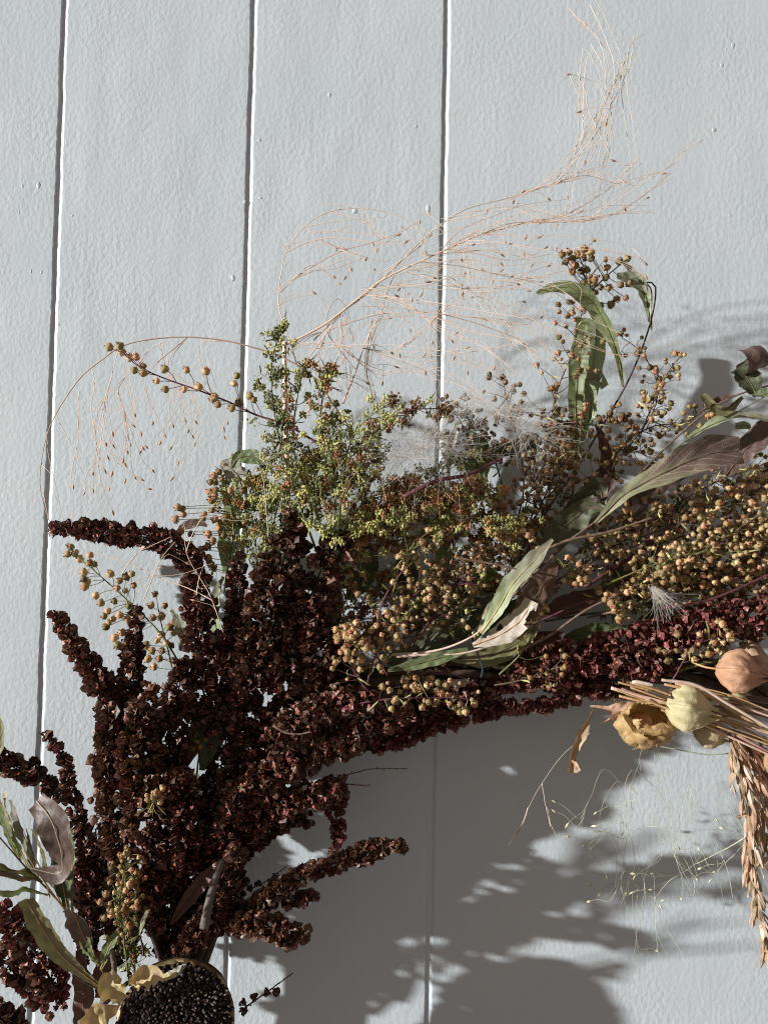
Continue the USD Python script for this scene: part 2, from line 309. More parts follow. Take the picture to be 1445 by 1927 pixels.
def board(i):
    """Between groove i-1 (its lit, sloping edge and the groove's floor) and groove i (its sharp right edge)."""
    left = gx(i - 1, ZN) if i > 0 else np.full_like(ZN, -0.34)
    right = gx(i, ZN) if i < 3 else np.full_like(ZN, 0.36)
    prof = []                                            # (x, y) columns along z; y negative is towards the camera
    if i > 0:
        w = wob(i, 1.0, 0.0005)
        prof += [(left - 0.0032, 0.00090 + 0 * w), (left + 0.0002 + w, 0.00086 + 0 * w), (left + 0.00055 + w, 0.00075 + 0 * w), (left + 0.0015 + w, 0.00018 + 0 * w), (left + 0.00175 + w, 0.00004 + 0 * w), (left + 0.0021 + w, 0 * w)]
    else:
        prof += [(left, 0 * left)]
    lo = prof[-1][0]
    if i < 3:
        w = wob(i, 2.0, 0.00045); hi = right - 0.0019 + w
    else:
        hi = right
    for t in np.linspace(0, 1, 40)[1:-1]:
        x = lo + (hi - lo) * t
        y = (fbm(np.stack([x * 55, ZN * 26, np.full_like(x, i * 5.0)], -1), 3, 11) - 0.5) * 0.00055 * min(1, t * 8, (1 - t) * 8)
        prof.append((x, y))
    prof.append((hi, 0 * hi))
    if i < 3: prof += [(hi + 0.00025, 0.0001 + 0 * hi), (hi + 0.00042, 0.0004 + 0 * hi), (hi + 0.00046, 0.0026 + 0 * hi)]
    V = np.stack([np.stack([x, y, ZN], -1) for x, y in prof])          # columns x rows
    c, r = V.shape[:2]
    a, b = np.meshgrid(np.arange(c - 1), np.arange(r - 1), indexing='ij')
    q = np.stack([a * r + b, (a + 1) * r + b, (a + 1) * r + b + 1, a * r + b + 1], -1).reshape(-1, 4)
    return V.reshape(-1, 3), q
for i in range(4):
    v, f = board(i)
    bpath = wall.part('board', v, f, 'wall_paint', True)
    if i == 0: B0 = bpath
    # small drips and nail heads under the paint
    spots = {0: [(42, 350, 5), (72, 348, 7), (36, 398, 4), (58, 510, 5), (78, 512, 5)], 1: [(258, 243, 6), (136, 405, 6), (185, 395, 4), (438, 522, 7), (460, 380, 6), (110, 610, 4)],
             2: [(488, 263, 6), (490, 372, 6), (620, 178, 5), (668, 397, 10), (806, 393, 10), (783, 237, 4)], 3: [(893, 98, 5), (1252, 98, 5), (1335, 17, 5), (1358, 122, 6), (1343, 243, 6), (1373, 405, 6), (1378, 84, 9), (1365, 92, 7), (1365, 912, 7)]}[i]
    rng = np.random.default_rng(50 + i)
    for (px, py, s) in spots:
        v, f = ICO1; k = s * 0.25e-3 * 0.5
        vv = v * np.array([k * rng.uniform(.7, 1.2), k * 0.22, k * rng.uniform(.9, 1.8)]) * (1 + 1.1 * (noise(v * 1.6 + s, i)[:, None] - .5)) + W(px, py, 0.0)
        wall.part('paint_lump', vv, f, 'wall_paint', True, parent=bpath)

# ------------------------------------------------------------------ hidden core: the twisted twigs the wreath is tied to
CORE = [(290, 2060), (330, 1930), (375, 1760), (430, 1600), (500, 1460), (600, 1350), (720, 1295), (870, 1270), (1040, 1262), (1200, 1255), (1340, 1270), (1520, 1330)]
hoop = Thing('wreath_hoop', 'dark twig hoop inside the wreath that the dried stems are tied to', 'wreath hoop', W(500, 1460, 22))
rng = np.random.default_rng(3)
for k in range(7):
    ph = k * 0.9; n = 120
    C, S = path3(CORE, 24, n)
    T, N, B = frames(C); t = np.linspace(0, 14, n)
    C = C + (N * np.cos(t + ph)[:, None] + B * np.sin(t + ph)[:, None]) * 0.0055
    v, f = tube(C, 0.0021 + 0.0004 * np.sin(t * 3 + k), 7)
    hoop.part('twig', v, f, 'twig_bark', True)

# ------------------------------------------------------------------ dock: spikes of papery three-winged husks
def husk_proto(seed):
    """(valve vertices, faces), (grain vertices, faces); length 1 along z."""
    r = np.random.default_rng(seed); V, Fc, G, Gf_ = [], [], [], []; n = g = 0
    for k in range(3):
        a = k * 2.094 + r.uniform(-.2, .2); ca, sa = math.cos(a), math.sin(a); j = lambda s=.05: r.normal() * s
        w = r.uniform(.44, .60)
        P = np.array([[0, .02, 0], [-w, .20 + j(), .22 + j()], [-w * 1.05, .30 + j(.08), .52 + j()], [-w * .55, .30 + j(), .82 + j()], [0, .20 + j(.08), 1.05 + j(.06)],
                      [w * .55, .30 + j(), .82 + j()], [w * 1.05, .30 + j(.08), .52 + j()], [w, .20 + j(), .22 + j()], [0, .36, .42], [0, .30, .74]])
        f = [[0, 8, 1], [1, 8, 2], [2, 8, 9], [2, 9, 3], [3, 9, 4], [4, 9, 5], [5, 9, 6], [6, 9, 8], [6, 8, 7], [7, 8, 0]]
        rot = np.array([[ca, sa, 0], [-sa, ca, 0], [0, 0, 1]])
        V.append(P @ rot); Fc.append(np.array(f) + n); n += len(P)
        if k < 2 or r.random() < .4:
            o = np.array([[0, .34, .12], [-.17, .38, .36], [0, .60, .38], [.17, .38, .36], [0, .38, .66]])
            G.append(o @ rot); Gf_.append(np.array([[0, 1, 2], [0, 2, 3], [4, 2, 1], [4, 3, 2]]) + g); g += 5
    return (np.vstack(V), np.vstack(Fc)), (np.vstack(G), np.vstack(Gf_))
HUSKS = [husk_proto(s) for s in range(9)]
VIEW = np.array([0, -1.0, 0])

def dock_spike(pts, rad, d, label, seed, mat='husk_brown', size=17, dens=1.0, group='dark brown dock seed spikes', stem='stem_dark', stem_r=2.2, bare=0.0, backs=True):
    rng = np.random.default_rng(seed)
    C, S = path3(pts, d, 90)
    L = np.r_[0, np.cumsum(np.linalg.norm(np.diff(C, axis=0), axis=1))]
    rr = np.interp(np.linspace(0, 1, 90), np.linspace(0, 1, len(rad)), rad) * MPP(S[:, 2])
    th = Thing('dock_seed_spike', label, 'dried dock spike', C[-1], group)
    v, f = tube(C[::3], np.linspace(.5, 1, 30) * stem_r * 0.25e-3, 6); th.part('stem', v, f, stem, True)
    T, N, B = frames(C)
    sz = size * 0.25e-3 * .84
    pos = bare * L[-1]; front, stems, back, backg = 0, Acc(), Acc(), Acc()
    nb = 0
    while pos < L[-1]:
        i = min(int(np.searchsorted(L, pos)), 89); r = rr[i] * rng.uniform(.78, 1.15)
        step = sz * rng.uniform(.55, .8)
        cnt = max(2, int(round(dens * 2 * math.pi * r * 0.8 / (sz * 0.80))))
        if rng.random() < .2: cnt = max(1, cnt // 3)
        a0 = rng.uniform(0, 6.28)
        for k in range(cnt):
            a = a0 + (k + rng.uniform(-.45, .45)) * 2 * math.pi / cnt
            out = N[i] * math.cos(a) + B[i] * math.sin(a)
            if not backs and out[1] > 0.35: continue
            q = rng.uniform(.45, 1.0) ** .6
            c = C[i] + T[i] * rng.uniform(-.6, .6) * sz
            ax = out * 1.0 - T[i] * rng.uniform(-.15, .75) + rng.normal(size=3) * .33 + np.array([0, 0, -.12])
            ax /= np.linalg.norm(ax)
            s = sz * rng.uniform(.58, 1.25)
            base = c + out * max(r * q - s * .7, 0)
            (hv, hf), (gv, gf) = HUSKS[rng.integers(len(HUSKS))]
            M = basis(ax, rng)
            hv = hv @ (M * s) + base; gv = gv @ (M * s) + base
            if out[1] < -0.05 and q > .62 and nb < 290:
                p = th.part('husk', hv, hf, mat if rng.random() < .72 else ['husk_rust', 'husk_red', 'husk_brown', 'husk_pale'][rng.integers(4)], True); nb += 1
                front += 1; stems.add(gv, gf)
            else:
                back.add(hv, hf); backg.add(gv, gf)
        pos += step
    if back.n:
        v, f = back.get(); th.part('inner_husks', v, f, mat, True, kind='stuff')
        v, f = backg.get(); stems.add(v, f)
    if stems.n: v, f = stems.get(); th.part('seed_grains', v, f, 'grain', True, kind='stuff')
    return th

# tip first, then down the stem; radii in photograph pixels, depth in millimetres from tip to foot
DOCK = [
 ([(90, 1000), (128, 992), (180, 1000), (250, 1008), (312, 1020), (352, 1050), (370, 1100), (374, 1160), (372, 1215)], [7, 21, 25, 25, 25, 29, 33, 36, 36], [34, 42], 'dark dock spike arching left from the top of the left cluster', 'husk_brown', 16, 1.0),
 ([(100, 1148), (118, 1178), (145, 1222), (178, 1268), (206, 1315), (222, 1372), (232, 1440)], [10, 19, 24, 29, 34, 36, 36], [40, 34], 'dock spike leaning up to the left, its tip over the first wall groove', 'husk_rust', 17, 1.0),
 ([(258, 1136), (257, 1180), (249, 1232), (246, 1282), (262, 1340), (285, 1400)], [11, 20, 25, 29, 31, 32], [36, 32], 'upright dock spike in front of the yellow sprig at left', 'husk_brown', 16, 1.0),
 ([(447, 1058), (443, 1095), (446, 1135), (440, 1180), (430, 1225), (420, 1280)], [12, 25, 27, 30, 36, 38], [40, 36], 'short dock spike left of the big central dock plume', 'husk_brown', 17, 1.0),
 ([(550, 968), (552, 1000), (535, 1050), (515, 1105), (500, 1160), (490, 1220), (478, 1290)], [12, 38, 46, 46, 50, 50, 45], [54, 40], 'big dark dock plume standing at the middle of the wreath', 'husk_brown', 19, .9),
 ([(660, 998), (640, 1020), (610, 1060), (590, 1110), (565, 1165), (545, 1230), (525, 1290)], [16, 36, 42, 44, 46, 46, 44], [50, 40], 'dock plume leaning right below the green sprigs', 'husk_brown', 19, .9),
 ([(630, 1115), (600, 1128), (585, 1170), (590, 1220), (600, 1270), (590, 1320)], [18, 36, 40, 42, 40, 36], [48, 40], 'short dock plume under the right-leaning plume', 'husk_brown', 18, .9),
 ([(395, 1200), (390, 1240), (380, 1290), (400, 1340), (420, 1390)], [16, 30, 36, 36, 34], [38, 32], 'dock spike under the foot of the arching one', 'husk_brown', 17, .9),
 ([(205, 1330), (206, 1390), (205, 1450), (212, 1520), (225, 1590), (240, 1650)], [20, 36, 38, 38, 36, 30], [48, 38], 'outermost left upright dock spike of the dense left column', 'husk_rust', 18, 1.0),
 ([(285, 1290), (270, 1340), (262, 1400), (265, 1470), (275, 1540), (290, 1620)], [18, 36, 42, 44, 44, 40], [54, 44], 'thick dock spike in the middle of the left column', 'husk_rust', 18, .95),
 ([(345, 1240), (338, 1290), (325, 1350), (318, 1420), (320, 1490), (330, 1560), (340, 1640)], [16, 30, 38, 40, 40, 42, 38], [42, 34], 'dock spike beside the dark green leaf in the left column', 'husk_brown', 17, .95),
 ([(470, 1290), (465, 1340), (470, 1400), (455, 1460), (435, 1530), (420, 1590)], [24, 40, 42, 44, 44, 38], [36, 28], 'shaded dock spike at the bend of the wreath', 'husk_brown', 17, .9),
 ([(545, 1290), (540, 1330), (525, 1380), (500, 1430), (480, 1490)], [22, 40, 42, 40, 38], [34, 28], 'shaded dock spike under the central plume', 'husk_brown', 17, .9),
 ([(390, 1560), (380, 1610), (365, 1660), (350, 1715)], [22, 36, 40, 34], [38, 30], 'dock spike above the grey broken stem', 'husk_brown', 17, .9),
 ([(72, 1378), (100, 1400), (122, 1432), (128, 1470), (140, 1515), (155, 1565), (168, 1630), (172, 1700)], [5, 9, 15, 18, 19, 24, 28, 28], [30, 26], 'thin dock spike with a bare tip beside the purple curled leaf', 'husk_brown', 15, .8),
 ([(-20, 1425), (25, 1440), (62, 1458), (95, 1485), (118, 1500)], [22, 26, 26, 22, 16], [24, 22], 'dark dock spike entering at the left edge above the leaves', 'husk_brown', 17, 1.0),
 ([(-10, 1712), (25, 1740), (55, 1778), (80, 1815), (98, 1855), (110, 1900)], [16, 36, 40, 40, 34, 26], [52, 48], 'drooping dock cluster at the lower left under the long green leaf', 'husk_red', 17, .85),
 ([(-15, 1790), (20, 1820), (55, 1850), (80, 1890)], [18, 26, 28, 20], [46, 44], 'lower dock cluster at the left edge', 'husk_red', 17, .8),
 ([(-10, 1905), (20, 1920), (40, 1945)], [20, 22, 22], [44, 44], 'dock cluster cut off by the lower left corner', 'husk_brown', 17, 1.0),
 ([(150, 1620), (160, 1680), (165, 1740), (170, 1800)], [16, 26, 26, 22], [30, 24], 'dock spike in shade behind the leafy branch at left', 'husk_brown', 17, .9),
 ([(705, 1318), (670, 1318), (630, 1325), (590, 1345), (550, 1370), (510, 1395)], [22, 30, 32, 34, 34, 32], [52, 44], 'pinkish brown dock spike ending under the berries at the middle', 'husk_rust', 16, 1.0),
 ([(680, 1395), (630, 1410), (580, 1425), (530, 1450), (480, 1480), (430, 1510)], [22, 28, 34, 36, 38, 36], [48, 42], 'dock spike crossing above the hollow of the wreath', 'husk_rust', 17, .95),
 ([(645, 1480), (610, 1492), (570, 1500), (520, 1520), (470, 1545), (425, 1565)], [18, 30, 30, 34, 36, 32], [46, 38], 'dock spike at the edge of the hollow, above the hooked one', 'husk_rust', 17, .95),
 ([(590, 1545), (545, 1540), (500, 1560), (460, 1590), (420, 1630), (395, 1680)], [14, 20, 28, 30, 32, 30], [34, 28], 'shaded dock spike behind the twig stub', 'husk_brown', 17, .9),
 ([(630, 1600), (638, 1572), (632, 1535), (636, 1500), (632, 1465)], [9, 14, 17, 22, 24], [32, 30], 'short dock spike hanging down into the hollow', 'husk_red', 15, .95),
 ([(768, 1592), (738, 1592), (700, 1602), (665, 1612), (630, 1625), (590, 1640), (555, 1655), (520, 1675), (480, 1700)], [6, 17, 21, 21, 19, 18, 18, 20, 16], [62, 46], 'long dock spike pointing right across the shaded hollow', 'husk_rust', 15, 1.0),
 ([(582, 1752), (560, 1765), (525, 1752), (490, 1740), (455, 1738), (415, 1745), (375, 1735)], [10, 24, 27, 25, 22, 20, 18], [60, 44], 'sunlit rusty dock spike at the bottom of the hollow', 'husk_rust', 17, 1.0),
 ([(590, 1688), (555, 1692), (520, 1692), (480, 1705), (440, 1720), (400, 1735)], [12, 20, 20, 18, 18, 16], [44, 38], 'rusty dock spike between the long one and the bottom one', 'husk_rust', 16, .95),
 ([(1090, 1312), (1050, 1322), (1000, 1330), (950, 1332), (900, 1340), (850, 1352), (800, 1368), (750, 1388), (700, 1405)], [10, 17, 18, 18, 22, 24, 24, 26, 24], [30, 24], 'dark dock spike along the underside of the top arch', 'husk_red', 16, .95),
 ([(960, 1290), (900, 1300), (840, 1318), (780, 1340), (720, 1370), (660, 1400)], [18, 28, 30, 30, 30, 28], [30, 24], 'shaded dock spike in the middle of the arch', 'husk_brown', 17, .9),
 ([(1270, 1262), (1225, 1255), (1170, 1240), (1120, 1238), (1070, 1240), (1010, 1250), (960, 1258)], [12, 30, 35, 37, 37, 32, 22], [50, 42], 'red brown dock spike above the straw stems', 'husk_red', 16, 1.0),
 ([(1460, 1150), (1400, 1165), (1340, 1175), (1280, 1190), (1220, 1205), (1160, 1210), (1100, 1215)], [40, 44, 42, 38, 36, 32, 24], [50, 42], 'red brown dock spike under the berry sprigs at the right', 'husk_red', 16, 1.0),
 ([(1200, 1300), (1160, 1302), (1120, 1296), (1080, 1290), (1030, 1285)], [10, 19, 22, 22, 20], [36, 30], 'short red brown dock spike beside the golden papery pod', 'husk_red', 15, .95),
 ([(1080, 1270), (1030, 1275), (980, 1285), (930, 1290)], [20, 24, 24, 20], [40, 34], 'red brown dock spike at the turn of the arch', 'husk_red', 16, .95),
 ([(300, 1630), (308, 1690), (318, 1750), (325, 1810)], [26, 36, 34, 26], [34, 28], 'shaded dock spike above the sunflower head', 'husk_brown', 17, .9),
 ([(365, 1690), (355, 1740), (345, 1790), (340, 1830)], [24, 28, 26, 20], [32, 28], 'shaded dock spike right of the dark stalk behind the sunflower head', 'husk_brown', 17, .9),
 ([(225, 1640), (222, 1700), (228, 1760), (240, 1810)], [26, 30, 30, 22], [34, 28], 'dock spike in shade behind the hanging berries at lower left', 'husk_brown', 17, .9),
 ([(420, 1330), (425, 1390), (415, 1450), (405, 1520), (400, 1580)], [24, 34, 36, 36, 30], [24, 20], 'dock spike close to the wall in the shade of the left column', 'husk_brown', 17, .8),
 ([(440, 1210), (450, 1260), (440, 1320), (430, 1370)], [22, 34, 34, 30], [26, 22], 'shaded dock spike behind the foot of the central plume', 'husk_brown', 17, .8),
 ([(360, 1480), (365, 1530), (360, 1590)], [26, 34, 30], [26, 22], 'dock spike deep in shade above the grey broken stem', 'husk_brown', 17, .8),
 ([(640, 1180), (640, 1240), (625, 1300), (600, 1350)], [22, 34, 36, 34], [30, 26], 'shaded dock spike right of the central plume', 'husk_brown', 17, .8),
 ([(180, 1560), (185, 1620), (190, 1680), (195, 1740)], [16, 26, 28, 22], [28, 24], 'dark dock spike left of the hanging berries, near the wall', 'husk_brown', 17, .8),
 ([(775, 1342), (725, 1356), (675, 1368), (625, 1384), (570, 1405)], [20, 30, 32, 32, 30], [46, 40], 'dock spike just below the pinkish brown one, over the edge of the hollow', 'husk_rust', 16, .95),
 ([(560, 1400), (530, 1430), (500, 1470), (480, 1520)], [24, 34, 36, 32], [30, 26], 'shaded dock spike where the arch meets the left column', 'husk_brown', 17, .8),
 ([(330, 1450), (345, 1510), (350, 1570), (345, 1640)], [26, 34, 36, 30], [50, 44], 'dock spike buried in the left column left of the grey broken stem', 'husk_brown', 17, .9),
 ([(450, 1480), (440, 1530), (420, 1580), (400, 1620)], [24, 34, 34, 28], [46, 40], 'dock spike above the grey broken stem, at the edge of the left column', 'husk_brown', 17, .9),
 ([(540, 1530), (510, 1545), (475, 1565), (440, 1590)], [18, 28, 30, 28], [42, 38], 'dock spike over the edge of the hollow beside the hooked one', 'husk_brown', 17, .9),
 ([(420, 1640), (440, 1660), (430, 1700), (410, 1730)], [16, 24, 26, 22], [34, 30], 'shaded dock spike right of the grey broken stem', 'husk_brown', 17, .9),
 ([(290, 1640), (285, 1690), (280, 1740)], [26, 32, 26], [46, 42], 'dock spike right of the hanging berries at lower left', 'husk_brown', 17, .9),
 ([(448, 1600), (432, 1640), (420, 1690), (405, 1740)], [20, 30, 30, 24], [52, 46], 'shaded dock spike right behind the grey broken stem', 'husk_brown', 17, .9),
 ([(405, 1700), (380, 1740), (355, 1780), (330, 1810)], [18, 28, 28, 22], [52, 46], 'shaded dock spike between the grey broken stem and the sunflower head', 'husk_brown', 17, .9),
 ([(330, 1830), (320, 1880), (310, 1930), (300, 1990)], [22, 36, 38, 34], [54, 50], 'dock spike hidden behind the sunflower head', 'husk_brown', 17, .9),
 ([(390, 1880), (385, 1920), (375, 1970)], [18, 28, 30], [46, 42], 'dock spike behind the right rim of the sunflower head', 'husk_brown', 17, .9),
]
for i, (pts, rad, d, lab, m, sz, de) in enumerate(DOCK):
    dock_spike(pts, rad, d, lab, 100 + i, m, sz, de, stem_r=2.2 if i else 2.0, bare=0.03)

def bare_twig(pts, d, label, seed, rpx=1.3, husks=3, mat='stem_dark', hm='husk_brown', hs=13):
    """A stripped dock tip: thin knotty twig with a few husks left."""
    rng = np.random.default_rng(seed)
    C, S = path3(pts, d, 30)
    th = Thing('bare_twig', label, 'twig', C[-1])
    C[1:-1] += rng.normal(size=(28, 3)) * 0.00008
    v, f = tube(C, np.linspace(.6, 1.1, 30) * rpx * 0.25e-3, 6); th.part('stem', v, f, mat, True)
    a = Acc()
    for i in range(2, 29, 3):
        v, f = ICO0; a.add(v * 0.00035 + C[i] + rng.normal(size=3) * 0.0003, f)
    v, f = a.get(); th.part('nodes', v, f, mat, True, kind='stuff')
    for k in range(husks):
        i = rng.integers(8, 29); M = basis(rng.normal(size=3), rng); (hv, hf), _ = HUSKS[k % 9]
        s = hs * 0.25e-3
        th.part('husk', hv @ (M * s) + C[i] + rng.normal(size=3) * 0.0006, hf, hm)
bare_twig([(552, 1832), (520, 1855), (485, 1880), (450, 1905)], [40, 44], 'dark twig with a few husks right of the sunflower head', 1, 1.4, 5)
bare_twig([(540, 1632), (520, 1645), (500, 1660), (470, 1675)], [32, 30], 'little twig with scattered husks above the long dock spike', 2, 1.0, 4, hs=12)
bare_twig([(768, 1446), (730, 1447), (690, 1449), (650, 1460)], [30, 30], 'thin bare brown twig poking into the hollow', 3, 0.9, 0, 'stem_brown')
bare_twig([(698, 1478), (675, 1478), (650, 1476)], [32, 30], 'short bare twig tip below the thin bare twig', 4, 0.9, 0, 'stem_brown')
bare_twig([(585, 1378), (560, 1382), (535, 1378), (515, 1365)], [58, 56], 'pale curved twig stub among the dock spikes', 5, 2.2, 0, 'stem_brown')
bare_twig([(85, 1000), (100, 996), (125, 995)], [34, 34], 'fine twig tip of the arching dock spike over the first groove', 6, 0.8, 1)
bare_twig([(447, 1025), (455, 1040), (452, 1062)], [42, 40], 'small twig with three husks above the short dock spike', 7, 1.0, 3, hs=17)

# ------------------------------------------------------------------ sprigs of round dry berries
def berry_proto(seed):
    r = np.random.default_rng(seed); v, f = ICO1
    v = v.copy(); ph = np.arctan2(v[:, 1], v[:, 0]); rad = np.hypot(v[:, 0], v[:, 1])
    k = 1 + 0.14 * np.cos(5 * ph + r.uniform(0, 6)) * rad + r.normal(size=len(v)) * .11
    w = v * k[:, None]; w[:, 2] *= r.uniform(.82, 1.0)
    w[:, 2] -= np.where(v[:, 2] > .8, .32 * (v[:, 2] - .8) / .2, 0)
    tip = np.clip((v[:, 2] + .25) / 1.0, 0, 1)
    V, Fc, Tp = [w], [f], [tip]; n = len(w)
    for i in range(5):                                    # the ragged crown and the small green scales at the foot
        a = i * 1.2566 + r.uniform(-.3, .3); c, s = math.cos(a), math.sin(a); t = np.array([-s, c, 0]); o = np.array([c, s, 0])
        h = r.uniform(1.0, 1.45)
        V.append(np.array([o * .62 + t * .26 + [0, 0, .62], o * .62 - t * .26 + [0, 0, .62], o * r.uniform(.35, .75) + [0, 0, h]])); Fc.append(np.array([[0, 1, 2]]) + n); n += 3; Tp.append(np.ones(3))
        V.append(np.array([o * .45 + t * .28 + [0, 0, -.85], o * .45 - t * .28 + [0, 0, -.85], o * r.uniform(1.0, 1.25) + [0, 0, r.uniform(-.75, -.2)]])); Fc.append(np.array([[0, 1, 2]]) + n); n += 3; Tp.append(np.zeros(3))
    return np.vstack(V), np.vstack(Fc), np.concatenate(Tp)
BERRIES = [berry_proto(s) for s in range(10)]

def sliver(base, dirn, L, w, rng):
    """A narrow, curling leaf shred."""
    M = basis(dirn, rng); n = 6; t = np.linspace(0, 1, n)
    c = base + (t * L)[:, None] * M[2] + (np.sin(t * rng.uniform(1, 2.6)) * L * .35)[:, None] * M[0]
    ww = w * np.sin(np.pi * np.clip(t * .9 + .08, 0, 1))
    V = np.vstack([c - M[1] * ww[:, None], c + M[1] * ww[:, None]])
    i = np.arange(n - 1)
    return V, np.vstack([np.stack([i, i + 1, i + 1 + n], 1), np.stack([i, i + 1 + n, i + n], 1)])

GB = 'berry sprigs of the dense golden mass'
def berry_sprig(pts, d, n, spread, label, seed, mat='berry_gold', stem='stem_purple', size=13, group=None, start=.25, stem_r=1.4, per=(1, 4), slivers=.7, cat='berry sprig', gap=9):
    """pts run from the foot to the tip; spread: how far side shoots reach (pixels); n: side shoots."""
    rng = np.random.default_rng(seed)
    C, S = path3(pts, d, 60); T, N, B = frames(C)
    C = C + (np.cumsum(rng.normal(size=C.shape), 0) * 0.00005)
    th = Thing('berry_sprig', label, cat, C[0], group)
    v, f = tube(C[::2], np.linspace(1.25, .45, 30) * stem_r * 0.25e-3, 5); th.part('stem', v, f, stem, True)
    tw, sl = Acc(), Acc(); a = rng.uniform(0, 6.28)
    def berry(c, ax, m=mat):
        s = size * 0.25e-3 * .5 * .74 * rng.uniform(.58, 1.2)
        bv, bf, bt = BERRIES[rng.integers(10)]; M = basis(ax, rng)
        th.part('berry', bv @ (M * s) + c, bf, m, True, pv=bt)
    mats = {'berry_gold': ['berry_gold'] * 5 + ['berry_orange'] * 2 + ['berry_olive'], 'berry_orange': ['berry_orange'] * 5 + ['berry_olive'] * 2 + ['berry_gold'],
            'berry_olive': ['berry_olive'] * 4 + ['berry_dark', 'berry_orange'], 'berry_dark': ['berry_dark'] * 4 + ['berry_olive']}[mat]
    n = max(5, int(n * .92))
    for k in range(n):
        t = start + (1 - start) * (k + rng.uniform(.2, .8)) / n
        i = min(int(t * 59), 59); a += 2.4 + rng.uniform(-.5, .5)
        out = N[i] * math.cos(a) * .8 + B[i] * math.sin(a)
        reach = spread * 0.25e-3 * rng.uniform(.35, 1.0) * (1.1 - .55 * t)
        tipdir = out * rng.uniform(.7, 1.1) + T[i] * rng.uniform(.4, .9) + rng.normal(size=3) * .2
        e = C[i] + tipdir / np.linalg.norm(tipdir) * reach
        mid = (C[i] + e) / 2 + rng.normal(size=3) * reach * .10
        q = spline(np.array([C[i], mid, e]), 7)
        v, f = tube(q, np.linspace(.9, .5, 7) * 0.25e-3 * .8, 4); tw.add(v, f)
        cnt = rng.integers(per[0], per[1] + 1)
        for b in range(cnt):
            j = 6 if b == 0 else rng.integers(2, 7)
            o = rng.normal(size=3); o -= (tipdir / np.linalg.norm(tipdir)) * (o @ (tipdir / np.linalg.norm(tipdir))) * .6
            o /= np.linalg.norm(o)
            c = q[j] + (o * gap * (0.25e-3) * rng.uniform(.8, 1.5) if b else tipdir / np.linalg.norm(tipdir) * .0012)
            if b: v, f = tube(np.array([q[j], (q[j] + c) / 2 + rng.normal(size=3) * .0003, c]), 0.25e-3 * .55, 4); tw.add(v, f)
            berry(c, c - q[j] + np.array([0, -.0002, -.0001]), mats[rng.integers(len(mats))])
        if rng.random() < slivers:
            v, f = sliver(C[i], rng.normal(size=3), rng.uniform(14, 34) * .25e-3, rng.uniform(.8, 1.8) * .25e-3, rng); sl.add(v, f)
    berry(C[-1] + T[-1] * .0008, T[-1], mats[0])
    if tw.n: v, f = tw.get(); th.part('side_shoots', v, f, stem, True)
    if sl.n: v, f = sl.get(); th.part('leaf_shreds', v, f, 'bud_green', True, kind='stuff')
    return th

# the long sprig at the upper left, every berry where it hangs
def placed_sprig(stem_pts, d, berries, label, seed, mat='berry_gold', stem='stem_purple', size=13, group=None):
    rng = np.random.default_rng(seed)
    C, S = path3(stem_pts, d, 60)
    th = Thing('berry_sprig', label, 'berry sprig', C[0], group)
    v, f = tube(C[::2], np.linspace(1.3, .6, 30) * 1.5 * .25e-3, 5); th.part('stem', v, f, stem, True)
    tw = Acc()
    for (bx, by) in berries:
        i = int(np.argmin(np.hypot(S[:, 0] - bx, S[:, 1] - by))); i0 = max(i - 4, 0)
        c = W(bx, by, S[i, 2] + rng.uniform(-3, 4))
        q = spline(np.array([C[i0], (C[i0] * .5 + c * .5) + rng.normal(size=3) * .0004, c]), 6)
        v, f = tube(q, .25e-3 * .6, 4); tw.add(v, f)
        s = size * 0.25e-3 * .5 * rng.uniform(.85, 1.15); bv, bf, bt = BERRIES[rng.integers(10)]
        ax = c - C[i0]; M = basis(ax / max(np.linalg.norm(ax), 1e-6) + rng.normal(size=3) * .25 + [0, -.3, 0], rng)
        th.part('berry', bv @ (M * s) + c, bf, mat if rng.random() < .75 else 'berry_olive', True, pv=bt)
    v, f = tw.get(); th.part('side_shoots', v, f, stem, True)
    return th
placed_sprig([(600, 835), (540, 800), (480, 780), (430, 756), (370, 733), (310, 712), (262, 690), (232, 665), (210, 655)], [58, 52],
             [(206, 653), (226, 651), (229, 662), (245, 672), (256, 671), (253, 696), (269, 689), (270, 702), (310, 694), (295, 717), (311, 732), (351, 696), (346, 733), (388, 698), (374, 728), (403, 747), (410, 761), (400, 751), (446, 707), (441, 722), (436, 768), (450, 758), (470, 745), (478, 752)],
             'long berry sprig reaching left across the second board, tip farthest left', 900)
placed_sprig([(345, 1260), (300, 1190), (240, 1130), (190, 1085), (150, 1050), (130, 1030)], [20, 16],
             [(132, 1030), (127, 1043), (141, 1041), (150, 1052), (170, 1045), (178, 1062), (158, 1077), (165, 1095), (160, 1104), (208, 1080), (225, 1093), (238, 1085), (248, 1080), (252, 1102), (220, 1107), (180, 1121), (215, 1131), (203, 1150), (196, 1160), (226, 1158), (243, 1140), (190, 1135), (200, 1180), (235, 1112), (170, 1060), (158, 1090), (216, 1200), (230, 1190), (222, 1215), (205, 1172), (213, 1165), (240, 1165), (248, 1176)],
             'yellow berry sprig under the arching dock spike at left', 901, stem='stem_green', size=14)
placed_sprig([(330, 1290), (318, 1230), (305, 1180), (295, 1130)], [18, 14],
             [(292, 1118), (304, 1160), (288, 1163), (303, 1195), (320, 1180), (328, 1190), (313, 1210), (286, 1225), (278, 1240), (300, 1240), (322, 1215), (296, 1205), (284, 1140), (310, 1140), (328, 1170), (275, 1215), (290, 1255), (305, 1225)],
             'yellow berry sprig between the two left dock spikes, close to the wall', 902, stem='stem_green', size=14)
